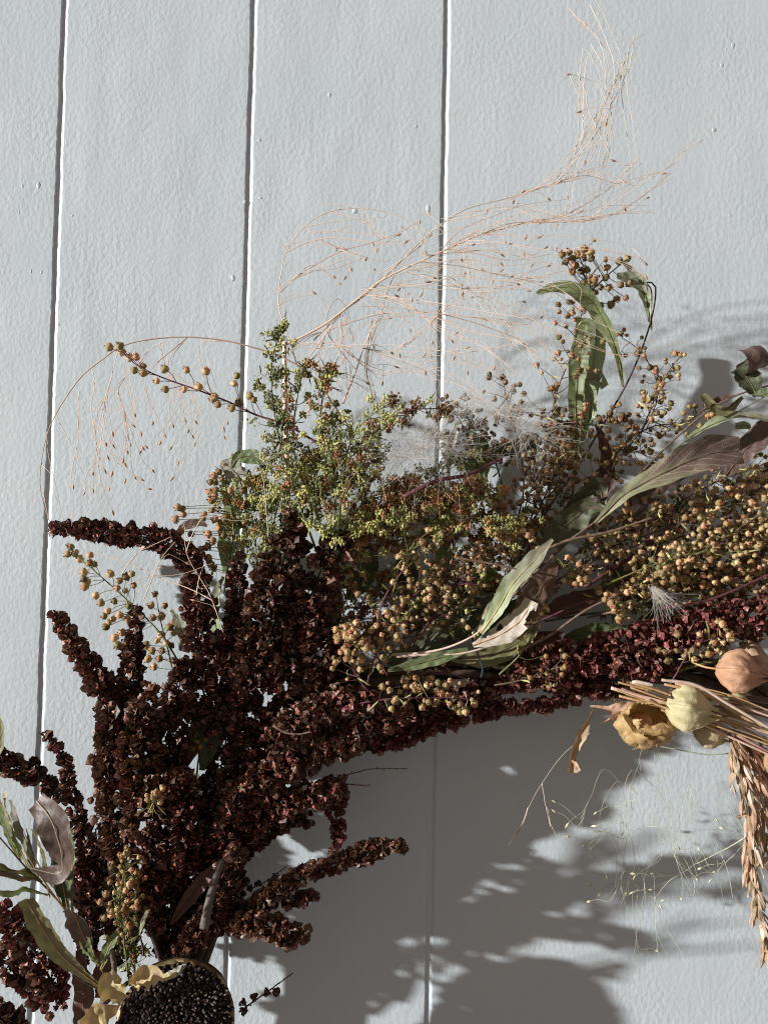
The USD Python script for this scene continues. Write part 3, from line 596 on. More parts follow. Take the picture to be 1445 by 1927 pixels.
placed_sprig([(450, 1080), (440, 1000), (430, 930), (415, 890), (402, 875)], [34, 30],
             [(440, 862), (412, 888), (402, 895), (405, 908), (396, 907), (394, 925), (406, 922), (404, 935), (398, 942), (400, 932), (434, 923), (458, 922), (425, 944), (384, 968), (382, 975), (399, 960), (404, 977), (413, 985), (412, 995), (424, 975), (440, 976), (460, 985), (335, 955), (343, 957), (345, 968), (330, 978), (340, 1000), (360, 1005), (392, 1005), (400, 1018), (420, 1008), (388, 1030), (395, 1060), (392, 1050), (378, 1035)],
             'orange tinted berry sprig hanging over at the left of the green sprigs', 903, mat='berry_orange', stem='stem_green', size=13)

placed_sprig([(1100, 590), (1112, 550), (1135, 525), (1160, 503), (1182, 486)], [44, 48],
             [(1142, 503), (1165, 491), (1181, 486), (1140, 522), (1115, 533), (1130, 540), (1146, 541), (1168, 535), (1184, 533), (1160, 562), (1177, 560), (1130, 575), (1149, 572), (1058, 478), (1070, 474), (1078, 487), (1088, 480), (1099, 468), (1111, 474), (1113, 485), (1064, 492), (1082, 500), (1094, 510), (1076, 512), (1104, 508)],
             'short berry sprig at the very top, beside the wilted pale leaf', 904, mat='berry_orange', stem='stem_dark', size=12)
BS = [  # foot to tip, depth, side shoots, spread, label, colour, stem, size, group
 # upper right
 ([(975, 1060), (1010, 930), (1030, 820), (1045, 740), (1075, 660), (1095, 580), (1105, 530), (1085, 478)], [34, 46], 44, 78, 'tallest berry sprig rising in front of the upright green leaf', 'berry_orange', 'stem_purple', 13, None),
 ([(1020, 1010), (1100, 920), (1175, 850), (1220, 790), (1238, 745), (1230, 700), (1200, 655), (1165, 632)], [32, 40], 30, 52, 'berry sprig curling over to the left at the upper right', 'berry_orange', 'stem_dark', 13, None),
 ([(1200, 830), (1215, 790), (1240, 735), (1262, 695), (1280, 672)], [36, 40], 16, 44, 'berry sprig right of the curling one, pointing up right', 'berry_orange', 'stem_dark', 13, None),
 ([(1130, 900), (1180, 830), (1235, 800), (1290, 795), (1330, 770)], [34, 38], 22, 44, 'berry sprig reaching right above the big mottled leaf', 'berry_orange', 'stem_dark', 13, None),
 ([(960, 1030), (985, 920), (975, 830), (955, 760), (945, 712)], [30, 34], 24, 62, 'berry sprig rising left of the tallest one, behind the fluff', 'berry_dark', 'stem_dark', 13, None),
 ([(960, 770), (1010, 782), (1070, 795), (1130, 802), (1172, 790)], [38, 42], 24, 46, 'berry sprig running level across the foot of the upright green leaf', 'berry_dark', 'stem_dark', 13, None),
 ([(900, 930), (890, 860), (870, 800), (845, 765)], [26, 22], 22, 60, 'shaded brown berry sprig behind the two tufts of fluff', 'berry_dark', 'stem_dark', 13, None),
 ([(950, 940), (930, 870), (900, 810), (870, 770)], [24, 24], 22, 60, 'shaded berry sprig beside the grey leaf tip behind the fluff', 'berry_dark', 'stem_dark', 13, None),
 ([(1000, 990), (1040, 900), (1075, 850), (1085, 820)], [34, 38], 22, 64, 'berry sprig at the foot of the tall leafless stem', 'berry_olive', 'stem_dark', 13, None),
 ([(1060, 960), (1130, 880), (1190, 850), (1235, 865)], [32, 36], 20, 48, 'berry sprig in front of the hanging brown leaf', 'berry_orange', 'stem_purple', 13, None),
 ([(960, 1060), (980, 980), (1010, 900), (1040, 850)], [38, 42], 24, 60, 'rusty berry sprig in front of the wall gap under the right fluff', 'berry_orange', 'stem_purple', 13, None),
 # centre
 ([(740, 1260), (800, 1180), (850, 1110), (900, 1050), (950, 1015), (985, 1005)], [38, 54], 46, 66, 'dense golden berry sprig left of the sunlit green leaf', 'berry_gold', 'stem_purple', 14, None),
 ([(790, 1200), (830, 1120), (850, 1050), (850, 990), (865, 930)], [36, 48], 34, 66, 'golden berry sprig straight above the curved purple stem', 'berry_orange', 'stem_purple', 13, None),
 ([(708, 1235), (710, 1180), (722, 1130), (755, 1080), (800, 1040), (830, 1008)], [54, 58], 14, 62, 'berry sprig on a curved bright purple stem at the middle', 'berry_gold', 'stem_purple', 14, None),
 ([(830, 1190), (890, 1100), (930, 1040), (945, 980)], [34, 44], 30, 64, 'golden berry sprig leaning on the sunlit green leaf', 'berry_gold', 'stem_brown', 13, None),
 ([(760, 1240), (760, 1170), (785, 1110), (825, 1080)], [40, 46], 24, 60, 'berry sprig with purple side shoots under the curved purple stem', 'berry_gold', 'stem_purple', 13, None),
 ([(730, 1270), (705, 1230), (680, 1200), (650, 1195)], [54, 58], 10, 40, 'short yellow berry sprig pointing left over the dock plume', 'berry_gold', 'stem_purple', 14, None),
 ([(650, 1330), (690, 1322), (740, 1315), (800, 1315), (850, 1314), (882, 1316)], [54, 60], 17, 36, 'berry sprig pointing level to the right above the hollow', 'berry_gold', 'stem_purple', 14, None),
 ([(700, 1310), (670, 1270), (652, 1225), (650, 1180)], [52, 54], 22, 48, 'berry sprig at the right edge of the central dock plume', 'berry_gold', 'stem_purple', 14, None),
 ([(690, 1290), (700, 1250), (720, 1210), (740, 1170)], [52, 54], 20, 54, 'berry sprig in front of the dark gap below the middle', 'berry_gold', 'stem_purple', 14, None),
 ([(850, 1200), (930, 1110), (970, 1050), (1000, 1000)], [30, 38], 30, 60, 'shaded berry sprig behind the sunlit green leaf', 'berry_olive', 'stem_dark', 13, None),
 ([(720, 1120), (680, 1080), (670, 1040), (690, 1000)], [36, 40], 24, 60, 'shaded amber berry sprig right of the big dock plume', 'berry_orange', 'stem_dark', 13, None),
 ([(660, 1260), (650, 1200), (640, 1140), (650, 1080)], [34, 36], 22, 54, 'dim berry sprig in the dark gap right of the dock plume', 'berry_dark', 'stem_dark', 13, None),
 ([(900, 1290), (850, 1270), (800, 1265), (760, 1280)], [44, 48], 10, 40, 'few pale berries under the long pale leaf', 'berry_gold', 'stem_purple', 13, None),
 ([(940, 1270), (975, 1240), (1010, 1190), (1030, 1150)], [50, 54], 8, 46, 'small berry sprig in front of the purple leaf underside', 'berry_gold', 'stem_green', 14, None),
 # right mass
 ([(985, 1140), (1070, 1090), (1150, 1050), (1240, 1000), (1340, 955), (1460, 905)], [40, 50], 60, 62, 'topmost but one of the long golden sprigs, from the sunlit leaf to the right edge', 'berry_gold', 'stem_purple', 13, GB),
 ([(1000, 1175), (1080, 1140), (1170, 1100), (1270, 1060), (1370, 1020), (1470, 985)], [42, 52], 60, 62, 'golden berry sprig running through the middle of the right mass to the right edge', 'berry_gold', 'stem_purple', 13, GB),
 ([(1040, 1160), (1130, 1132), (1220, 1104), (1320, 1076), (1400, 1056), (1470, 1042)], [44, 52], 52, 52, 'lowest long golden berry sprig, just above the bright purple stalk', 'berry_gold', 'stem_purple', 13, GB),
 ([(1050, 1100), (1140, 1040), (1230, 980), (1320, 920), (1400, 885), (1470, 860)], [34, 44], 54, 60, 'rusty berry sprig directly under the big mottled leaf', 'berry_orange', 'stem_purple', 13, GB),
 ([(1090, 1150), (1180, 1110), (1270, 1070), (1360, 1015), (1460, 950)], [50, 56], 44, 60, 'golden berry sprig foremost in the right mass, on a pale brown stem', 'berry_gold', 'stem_brown', 14, GB),
 ([(1150, 1135), (1240, 1112), (1330, 1098), (1400, 1085), (1470, 1078)], [44, 50], 40, 52, 'olive berry sprig right of the blue grey feathery tuft', 'berry_olive', 'stem_purple', 13, GB),
 ([(1050, 1070), (1110, 1020), (1170, 980), (1250, 955)], [42, 48], 28, 48, 'short olive berry sprig at the left end of the straight pale brown stalk', 'berry_olive', 'stem_dark', 13, GB),
 ([(1210, 1010), (1300, 975), (1370, 945), (1460, 905)], [52, 56], 34, 58, 'golden berry sprig right of the big mottled leaf\'s foot, at the right edge', 'berry_gold', 'stem_dark', 14, GB),
 ([(1140, 1100), (1240, 1060), (1320, 1040), (1420, 1045)], [54, 58], 32, 56, 'golden berry sprig on a green stem above the blue grey feathery tuft', 'berry_gold', 'stem_green', 14, GB),
 ([(1160, 1060), (1250, 1020), (1330, 1000), (1430, 990)], [38, 44], 34, 64, 'olive berry sprig behind the foremost golden one in the right mass', 'berry_olive', 'stem_dark', 13, GB),
 ([(1180, 1130), (1270, 1100), (1370, 1070), (1460, 1030)], [36, 42], 34, 60, 'rusty berry sprig half hidden behind the lowest long golden one', 'berry_orange', 'stem_dark', 13, GB),
 ([(1040, 1050), (1075, 1070), (1100, 1085)], [52, 54], 10, 40, 'loose group of larger berries right of the sunlit green leaf', 'berry_gold', 'stem_green', 15, None),
 ([(1190, 1130), (1165, 1140), (1160, 1150)], [54, 56], 8, 36, 'berry group at the lower edge of the golden mass beside the grey feather', 'berry_gold', 'stem_green', 14, None),
 ([(1260, 1290), (1285, 1245), (1310, 1215), (1370, 1195)], [54, 56], 16, 44, 'berry sprig above the cream papery pod', 'berry_gold', 'stem_purple', 14, None),
 ([(1330, 1250), (1360, 1215), (1400, 1195), (1450, 1180)], [46, 50], 22, 44, 'berry sprig between the red dock and the orange papery pod', 'berry_olive', 'stem_brown', 13, None),
 ([(930, 1290), (980, 1280), (1030, 1265), (1060, 1240)], [50, 52], 10, 44, 'small dull berry sprig lying on the red brown dock', 'berry_olive', 'stem_brown', 12, None),
 # left column
 ([(240, 1830), (232, 1770), (225, 1710), (232, 1650), (240, 1610)], [54, 52], 26, 44, 'berry sprig hanging above the sunflower head', 'berry_gold', 'stem_green', 13, None),
 ([(270, 1800), (262, 1740), (258, 1690), (265, 1650)], [50, 48], 20, 38, 'berry sprig right of the hanging one above the sunflower head', 'berry_olive', 'stem_dark', 14, None),
 ([(370, 1460), (375, 1400), (390, 1340), (410, 1300)], [34, 28], 30, 46, 'shaded berry sprig deep in the left column beside the dark leaf', 'berry_olive', 'stem_green', 13, None),
 ([(280, 1530), (290, 1510), (292, 1495)], [56, 56], 7, 22, 'few berries caught on the left dock column', 'berry_gold', 'stem_green', 13, None),
]
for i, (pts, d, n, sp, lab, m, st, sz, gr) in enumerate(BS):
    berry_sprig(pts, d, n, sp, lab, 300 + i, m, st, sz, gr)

# ------------------------------------------------------------------ green sprigs of tiny buds in clusters
def cluster(c, r, rng, n):
    a = Acc()
    for _ in range(n):
        o = rng.normal(size=3); o *= r * rng.random() ** .4 / np.linalg.norm(o)
        v, f = ICO0; s = rng.uniform(2.2, 3.8) * .25e-3 * .62
        a.add((v + rng.normal(size=v.shape) * .12) * s * np.array([1, 1, rng.uniform(.9, 1.4)]) + c + o, f)
    for _ in range(max(1, n // 5)):
        v, f = sliver(c, rng.normal(size=3), rng.uniform(9, 18) * .25e-3, rng.uniform(.7, 1.3) * .25e-3, rng); a.add(v, f)
    return a.get()

def flower_sprig(pts, d, n, spread, label, seed, mats, stem='stem_green', size=12, stem_r=1.6, start=.2, dens=19):
    rng = np.random.default_rng(seed)
    p0, p1 = np.array(pts[0], float), np.array(pts[1], float)
    pts = [tuple(p0 + (p0 - p1) / np.linalg.norm(p0 - p1) * 55)] + list(pts); d = [max(d[0] - 20, 12)] + list(np.linspace(d[0], d[-1], len(pts) - 1))
    C, S = path3(pts, d, 60); T, N, B = frames(C)
    th = Thing('flowering_sprig', label, 'flowering sprig', C[0])
    v, f = tube(C[::2], np.linspace(1.35, .5, 30) * stem_r * .25e-3, 6); th.part('stem', v, f, stem, True)
    tw, sl = Acc(), Acc(); a = rng.uniform(0, 6.28)
    for k in range(n):
        t = start + (1 - start) * (k + rng.uniform(.2, .8)) / n; i = min(int(t * 59), 59); a += 2.4 + rng.uniform(-.6, .6)
        td = (N[i] * math.cos(a) * .8 + B[i] * math.sin(a)) * rng.uniform(.7, 1.1) + T[i] * rng.uniform(.5, 1.2) + rng.normal(size=3) * .2
        td /= np.linalg.norm(td)
        reach = spread * .25e-3 * rng.uniform(.3, 1.0) * (1.2 - .7 * t); e = C[i] + td * reach
        q = spline(np.array([C[i], (C[i] + e) / 2 + rng.normal(size=3) * reach * .1, e]), 6)
        v, f = tube(q, np.linspace(.9, .5, 6) * .25e-3 * .8, 4); tw.add(v, f)
        for b in range(rng.integers(1, 4)):
            j = 5 if b == 0 else rng.integers(1, 5)
            s = size * .25e-3 * .5 * rng.uniform(.7, 1.35)
            v, f = cluster(q[j] + rng.normal(size=3) * s * .5, s, rng, max(5, int(dens * rng.uniform(.6, 1.2))))
            th.part('flower_cluster', v, f, mats[rng.integers(len(mats))], True)
        for _ in range(rng.integers(0, 3)):
            v, f = sliver(q[rng.integers(0, 5)], rng.normal(size=3) + td, rng.uniform(14, 34) * .25e-3, rng.uniform(.9, 1.8) * .25e-3, rng); sl.add(v, f)
    v, f = cluster(C[-1], size * .25e-3 * .5, rng, dens); th.part('flower_cluster', v, f, mats[-1], True)
    v, f = tw.get(); th.part('side_shoots', v, f, stem, True)
    if sl.n: v, f = sl.get(); th.part('leaf_shreds', v, f, 'stem_green', True, kind='stuff')
G1, G2, G3, G4 = ['bud_dark', 'bud_dark', 'bud_green'], ['bud_green', 'bud_green', 'bud_dark', 'bud_rust'], ['bud_green', 'bud_rust', 'bud_rust', 'bud_brown'], ['bud_green', 'bud_dark', 'bud_brown']
FS = [
 ([(582, 1000), (560, 940), (540, 880), (522, 810), (512, 740), (512, 680), (522, 640), (534, 614)], [56, 60], 34, 62, 'dark green bud sprig standing tallest beside the orange grass stalk', G1, 'stem_green', 17),
 ([(628, 990), (632, 920), (622, 860), (606, 800), (606, 750), (620, 690)], [58, 66], 34, 64, 'green bud sprig with brown top right of the tallest bud sprig', G2 + ['bud_brown'], 'stem_green', 16),
 ([(640, 960), (648, 880), (665, 820), (700, 780), (740, 755)], [70, 96], 22, 66, 'bud sprig leaning out towards the viewer in front of the fluff', G4, 'stem_green', 18),
 ([(660, 900), (690, 830), (720, 790), (770, 772), (830, 768)], [62, 76], 18, 50, 'bud sprig bending right towards the left fluff', G4, 'stem_purple', 15),
 ([(485, 1070), (478, 1000), (470, 940), (480, 900), (505, 880)], [32, 30], 36, 60, 'olive bud sprig over the second groove left of the tallest bud sprig', G2, 'stem_green', 15),
 ([(600, 980), (570, 910), (552, 840), (556, 770), (570, 700), (578, 685)], [54, 56], 24, 50, 'light green bud sprig close beside the orange grass stalk', G2, 'stem_green', 13),
 ([(730, 1010), (770, 960), (820, 940), (870, 925), (900, 905)], [50, 54], 30, 56, 'mixed green and rusty bud sprig under the left fluff', G3, 'stem_brown', 16),
 ([(590, 990), (650, 985), (700, 985), (760, 978)], [56, 58], 20, 44, 'pale green bud sprig lying level above the dock plume', ['bud_green'], 'stem_green', 16),
 ([(760, 1050), (800, 1000), (850, 975), (900, 975), (970, 1000)], [52, 56], 34, 60, 'yellow green bud sprig in the middle above the golden berries', ['bud_green', 'bud_green', 'bud_rust'], 'stem_green', 16),
 ([(880, 1070), (930, 1010), (980, 985), (1010, 985)], [40, 44], 26, 56, 'dull green bud sprig behind the dark curled leaf', G4, 'stem_brown', 14),
 ([(430, 1060), (440, 1000), (430, 940), (420, 900)], [28, 26], 26, 50, 'olive bud sprig behind the hanging orange berries', G2, 'stem_green', 14),
 ([(790, 950), (830, 890), (850, 860), (890, 880)], [40, 40], 26, 56, 'dark bud sprig below the left fluff', G1, 'stem_dark', 15),
 ([(660, 1020), (720, 960), (750, 920), (770, 900)], [48, 50], 30, 56, 'rust brown bud sprig at the middle under the bent sprig', G3, 'stem_purple', 15),
 ([(510, 1000), (530, 930), (560, 880), (600, 860)], [48, 50], 30, 60, 'tangled green bud sprig at the foot of the orange grass stalk', G2, 'stem_green', 14),
 ([(640, 1010), (690, 930), (700, 880), (690, 840)], [44, 46], 30, 60, 'green bud sprig between the brown topped one and the left fluff', G2, 'stem_green', 14),
 ([(700, 1030), (780, 1010), (850, 1000), (930, 960)], [38, 40], 36, 60, 'shaded rusty bud sprig behind the yellow green one', G3, 'stem_brown', 15),
 ([(720, 1130), (800, 1120), (870, 1130), (930, 1110)], [34, 36], 28, 60, 'shaded olive bud sprig behind the golden berries in the middle', G4, 'stem_brown', 14),
 ([(880, 1180), (860, 1130), (880, 1100), (930, 1080)], [40, 42], 18, 50, 'small yellow green bud sprig left of the sunlit leaf', ['bud_green', 'bud_dark'], 'stem_green', 13),
 ([(1160, 1150), (1250, 1130), (1340, 1120), (1420, 1130)], [36, 38], 30, 56, 'olive brown bud sprig under the golden mass at the right', G4, 'stem_brown', 14),
 ([(255, 1850), (250, 1780), (240, 1720), (235, 1690)], [46, 46], 26, 44, 'olive bud sprig behind the berries above the sunflower head', ['bud_green', 'bud_dark', 'bud_brown'], 'stem_green', 13),
 ([(760, 1010), (700, 1000), (650, 1040), (640, 1080)], [36, 34], 24, 56, 'dim bud sprig behind the right edge of the dock plume', G4, 'stem_dark', 14),
]
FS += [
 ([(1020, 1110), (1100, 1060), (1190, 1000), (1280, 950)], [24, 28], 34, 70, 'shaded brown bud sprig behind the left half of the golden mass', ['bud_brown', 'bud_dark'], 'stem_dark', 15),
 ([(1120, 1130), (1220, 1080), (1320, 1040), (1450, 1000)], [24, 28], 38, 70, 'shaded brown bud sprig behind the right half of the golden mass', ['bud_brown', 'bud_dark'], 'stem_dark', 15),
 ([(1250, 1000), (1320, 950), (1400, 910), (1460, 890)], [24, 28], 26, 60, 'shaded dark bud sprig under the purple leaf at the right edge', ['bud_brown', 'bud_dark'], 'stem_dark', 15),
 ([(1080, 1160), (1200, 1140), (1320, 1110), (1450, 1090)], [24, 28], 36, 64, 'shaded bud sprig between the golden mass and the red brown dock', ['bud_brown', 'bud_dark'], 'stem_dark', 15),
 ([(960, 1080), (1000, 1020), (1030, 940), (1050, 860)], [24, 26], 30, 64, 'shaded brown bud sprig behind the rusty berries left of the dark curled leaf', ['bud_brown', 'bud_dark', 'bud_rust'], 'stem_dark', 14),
 ([(560, 1000), (600, 930), (640, 900), (680, 890)], [40, 44], 34, 60, 'yellow green bud sprig between the two green stalks', ['bud_green', 'bud_green', 'bud_rust', 'bud_dark'], 'stem_green', 15),
 ([(800, 1010), (840, 950), (890, 920), (940, 930)], [44, 48], 30, 56, 'rusty bud sprig under the knobbly dark pink stalk', ['bud_rust', 'bud_rust', 'bud_green'], 'stem_brown', 16),
 ([(690, 1000), (720, 940), (780, 925), (830, 930)], [46, 50], 30, 56, 'orange brown bud sprig left of the knobbly dark pink stalk', ['bud_rust', 'bud_rust', 'bud_green'], 'stem_brown', 16),
 ([(560, 990), (590, 900), (620, 830), (640, 790)], [44, 48], 32, 64, 'fine green bud sprig rising between the two tallest bud sprigs', ['bud_green', 'bud_dark'], 'stem_green', 14),
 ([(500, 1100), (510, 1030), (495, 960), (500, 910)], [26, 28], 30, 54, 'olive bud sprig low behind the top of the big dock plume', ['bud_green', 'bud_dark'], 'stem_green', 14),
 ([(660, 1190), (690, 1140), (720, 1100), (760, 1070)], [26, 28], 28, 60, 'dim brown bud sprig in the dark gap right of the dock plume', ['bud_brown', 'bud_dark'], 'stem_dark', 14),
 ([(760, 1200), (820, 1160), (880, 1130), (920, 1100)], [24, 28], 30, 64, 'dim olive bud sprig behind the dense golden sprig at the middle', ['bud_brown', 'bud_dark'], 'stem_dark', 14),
]
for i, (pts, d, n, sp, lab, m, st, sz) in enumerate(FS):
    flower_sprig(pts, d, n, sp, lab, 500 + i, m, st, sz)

# ------------------------------------------------------------------ leaves
def blade(pts, d, widths, tilt=0, fold=.2, wave=.12, curl=0.0, seed=0, nu=40, nv=13, rag=0.05):
    """Leaf blade along a midrib; widths (full, pixels) and tilt (degrees about the midrib) from foot to tip."""
    rng = np.random.default_rng(seed)
    C, S = path3(pts, d, nu); T = np.gradient(C, axis=0); T /= np.linalg.norm(T, axis=1, keepdims=True)
    u = np.linspace(0, 1, nu)
    def along(x): return np.interp(u, np.linspace(0, 1, np.size(x)), np.ravel(x))
    w = along(widths)
    w = np.convolve(np.pad(w, 2, mode='edge'), np.ones(5) / 5, 'valid') * MPP(S[:, 2]) * .5
    tl = np.radians(along(tilt))
    nrm = np.array([0, -1.0, 0]) - T * (T @ np.array([0, -1.0, 0]))[:, None]; nrm /= np.linalg.norm(nrm, axis=1, keepdims=True)
    side = np.cross(T, nrm)
    s2 = side * np.cos(tl)[:, None] + nrm * np.sin(tl)[:, None]; n2 = nrm * np.cos(tl)[:, None] - side * np.sin(tl)[:, None]
    v = np.linspace(-1, 1, nv); p1, p2 = rng.uniform(0, 6.28, 2)
    V = np.zeros((nu, nv, 3)); uv = np.zeros((nu, nv, 2))
    for j, vj in enumerate(v):
        edge = 1 + rag * (abs(vj) ** 2) * (np.sin(u * 23 + p1 * (1 if vj > 0 else 2)) + .6 * np.sin(u * 41 + p2))
        ang = curl * abs(vj)
        x = np.sin(ang) / ang if abs(ang) > 1e-3 else 1.0; y = (1 - np.cos(ang)) / ang if abs(ang) > 1e-3 else 0.0
        V[:, j] = C + s2 * (w * vj * x * edge)[:, None] + n2 * (w * abs(vj) * (y + fold) + w * wave * vj * abs(vj) * np.sin(u * 11 + p1 + (1.5 if vj > 0 else 0)) + w * .04 * np.sin(u * 31 + vj * 5 + p2))[:, None]
        uv[:, j, 0] = u; uv[:, j, 1] = vj
    V += n2[:, None] * ((noise(V * 420 + seed, 9) - .5) * .0011 + (noise(V * 950 + seed, 8) - .5) * .0005)[..., None] * np.abs(v)[None, :, None] ** .7
    a, b = np.meshgrid(np.arange(nu - 1), np.arange(nv - 1), indexing='ij')
    q = np.stack([a * nv + b, (a + 1) * nv + b, (a + 1) * nv + b + 1, a * nv + b + 1], -1).reshape(-1, 4)
    return V.reshape(-1, 3), q, uv.reshape(-1, 2), C, w, n2

def leaf(th, name, pts, d, widths, mat, tilt=0, fold=.2, wave=.12, curl=0.0, seed=0, rib='stem_brown', ribr=1.6, label=None, drop=None):
    V, q, uv, C, w, n2 = blade(pts, d, widths, tilt, fold, wave, curl, seed)
    if drop is not None:                                  # torn places: faces left out
        keep = np.ones(len(q), bool); cen = uv[q].mean(1)
        for (u0, v0, ru, rv) in drop: keep &= ((cen[:, 0] - u0) / ru) ** 2 + ((cen[:, 1] - v0) / rv) ** 2 > 1
        q = q[keep]
    p = th.part(name, V, q, mat, True, st=uv, label=label, pv=np.clip((uv[:, 0] + .12 * np.sin(uv[:, 1] * 7 + uv[:, 0] * 9) - .36 + .12 * np.clip(-uv[:, 1], 0, 1)) / .34, 0, 1))
    if rib:
        v, f = tube(C + n2 * (.00016 + .00008 * ribr), np.linspace(1.0, .25, len(C)) * ribr * .25e-3 * .55, 5); th.part('midrib', v, f, rib, True, parent=p)
    return p

def lone_leaf(label, *a, **k):
    p0 = a[0][0]; d0 = a[1][0] if isinstance(a[1], (list, tuple)) else a[1]
    th = Thing('dried_leaf', label, 'leaf', W(p0[0], p0[1], d0)); leaf(th, 'blade', *a, **k); return th

# leafy branch at the right: foot lower left, leaves to the upper right
rb = Thing('leafy_branch', 'leafy branch with a big mottled purple and green leaf at the right', 'leafy branch', W(930, 1160, 40))
for pts, d, r, m in [([(930, 1160), (1010, 1075), (1080, 1010), (1130, 965), (1190, 905), (1260, 835), (1330, 775), (1390, 742), (1460, 722)], [42, 58], 4.5, 'stem_brown'),
                     ([(1130, 965), (1200, 905), (1290, 830), (1370, 785), (1450, 740)], [56, 58], 2.4, 'stem_green'),
                     ([(1075, 1014), (1130, 975), (1180, 940), (1210, 925)], [56, 60], 3.0, 'stem_brown')]:
    C, S = path3(pts, d, 40); v, f = tube(C, np.linspace(1.2, .6, 40) * r * .25e-3 * .5, 7); rb.part('stem', v, f, m, True)
leaf(rb, 'leaf', [(1120, 985), (1170, 935), (1220, 905), (1270, 880), (1330, 855), (1392, 846)], [58, 64, 66, 62], [5, 22, 34, 48, 58, 66, 50], 'leaf_mixed', [26, 30, 16, 0], .34, .22, 0, 1, 'stem_brown', 3.0, 'big mottled leaf, purple towards its broad tip')
leaf(rb, 'leaf', [(1365, 895), (1395, 855), (1425, 825), (1470, 790)], [50, 52], [12, 38, 46, 42], 'leaf_purple', 15, .15, .12, 0, 2, label='purple leaf cut off by the right edge')
leaf(rb, 'leaf', [(1395, 745), (1365, 770), (1345, 765), (1322, 742)], [58, 60], [10, 20, 20, 14], 'leaf_olive', 30, .5, .1, .8, 3, label='narrow finger-like curled leaf')
leaf(rb, 'leaf', [(1295, 825), (1340, 800), (1390, 785), (1455, 792)], [58, 60], [8, 22, 26, 16], 'leaf_bright', [40, 60, 30], .3, .2, .6, 4)
leaf(rb, 'leaf', [(1410, 742), (1430, 745), (1460, 735)], [58, 60], [14, 22, 16], 'leaf_green', 40, .4, .1, .5, 5)
leaf(rb, 'leaf', [(1318, 775), (1345, 758), (1385, 745)], [58, 60], [6, 16, 8], 'leaf_brown', 50, .4, .1, .5, 6)
leaf(rb, 'leaf', [(1412, 805), (1400, 800), (1383, 802)], [54, 54], [8, 16, 12], 'leaf_bright', 10, .2, .3, .2, 7)
leaf(rb, 'leaf', [(1140, 960), (1110, 955), (1080, 975), (1050, 1000), (1015, 1030)], [54, 48, 44], [10, 40, 62, 50, 18], 'leaf_dark', [-20, 10, 20], .15, .18, .3, 8, label='dark green curled leaf hanging to the left')
leaf(rb, 'leaf', [(1135, 950), (1125, 915), (1100, 925), (1075, 945)], [54, 48], [8, 34, 44, 20], 'leaf_dark', [-20, 20, 40], .25, .25, .5, 9)
leaf(rb, 'leaf', [(1120, 945), (1150, 912), (1135, 900)], [52, 54], [18, 34, 22], 'leaf_purple', [50, 30], .3, .2, .8, 10)
leaf(rb, 'leaf', [(1170, 1000), (1200, 945), (1240, 905), (1290, 890)], [30, 34], [10, 40, 52, 20], 'leaf_purple', 10, .2, .12, 0, 11)
# rolled leaf at the top right edge
rl = Thing('rolled_leaf', 'rolled up purple leaf tip at the right edge, seen against the wall', 'leaf', W(1410, 715, 56))
n_, k_ = 26, 9; t = np.linspace(0, 4.6, n_); Vv = []; uvv = []
ctr = W(1410, 680, 58); axis = W(1432, 668, 56) - W(1382, 690, 60); axis /= np.linalg.norm(axis)
e1 = np.array([.35, -.2, 1.0]); e1 -= axis * (e1 @ axis); e1 /= np.linalg.norm(e1); e2 = np.cross(axis, e1)
for a_, tt in enumerate(t):
    for b_, s_ in enumerate(np.linspace(-1, 1, k_)):
        r_ = .0058 - .0006 * tt + .0003 * math.sin(5 * s_ + tt)
        Vv.append(ctr + axis * s_ * (.0058 - .0006 * abs(tt - 2)) + e1 * r_ * math.cos(tt + .2 * s_) + e2 * r_ * math.sin(tt + .2 * s_)); uvv.append([tt / 4.6, s_])
a, b = np.meshgrid(np.arange(n_ - 1), np.arange(k_ - 1), indexing='ij')
q = np.stack([a * k_ + b, (a + 1) * k_ + b, (a + 1) * k_ + b + 1, a * k_ + b + 1], -1).reshape(-1, 4)
rl.part('blade', np.array(Vv), q, 'leaf_purple', True, st=np.array(uvv))
leaf(rl, 'blade', [(1425, 745), (1412, 722), (1398, 700), (1390, 690)], [58, 57], [12, 40, 46, 40], 'leaf_dark', 10, .25, .2, .4, 12, rib='stem_green')
C, S = path3([(1460, 735), (1432, 738), (1424, 742)], [58, 58], 10); v, f = tube(C, .0005, 5); rl.part('stem', v, f, 'stem_brown', True)

# tall bare stem with wilted leaves (upper right)
ts = Thing('tall_stem', 'tall bent purple brown stem with wilted leaves at its tip', 'stem', W(985, 1060, 30))
for pts, d, r, m in [([(985, 1060), (1030, 960), (1085, 880), (1140, 790), (1180, 720), (1210, 650), (1228, 590), (1234, 545), (1228, 532), (1214, 531)], [28, 44], 3.6, 'stem_dark'),
                     ([(1172, 728), (1162, 690), (1152, 650)], [42, 46], 2.4, 'stem_green'), ([(1214, 531), (1225, 545), (1226, 575), (1222, 610)], [44, 45], 1.8, 'stem_brown')]:
    C, S = path3(pts, d, 50); v, f = tube(C, np.linspace(1.4, .7, 50) * r * .25e-3 * .5, 7); ts.part('stem', v, f, m, True)
leaf(ts, 'leaf', [(1172, 728), (1165, 680), (1148, 630), (1120, 575), (1085, 545), (1045, 540), (1010, 552)], [42, 46, 50, 48], [3, 8, 22, 30, 34, 24, 10], 'leaf_green', [0, 25, 55, 30, -25], .22, .25, .25, 13, 'stem_green', 2.0, 'narrow arched green leaf')
leaf(ts, 'leaf', [(1222, 605), (1218, 570), (1205, 540), (1185, 525), (1160, 520)], [45, 46], [4, 14, 22, 30, 14], 'leaf_bright', [30, 10, -20], .3, .25, .4, 14, label='small wilted pale green leaf')
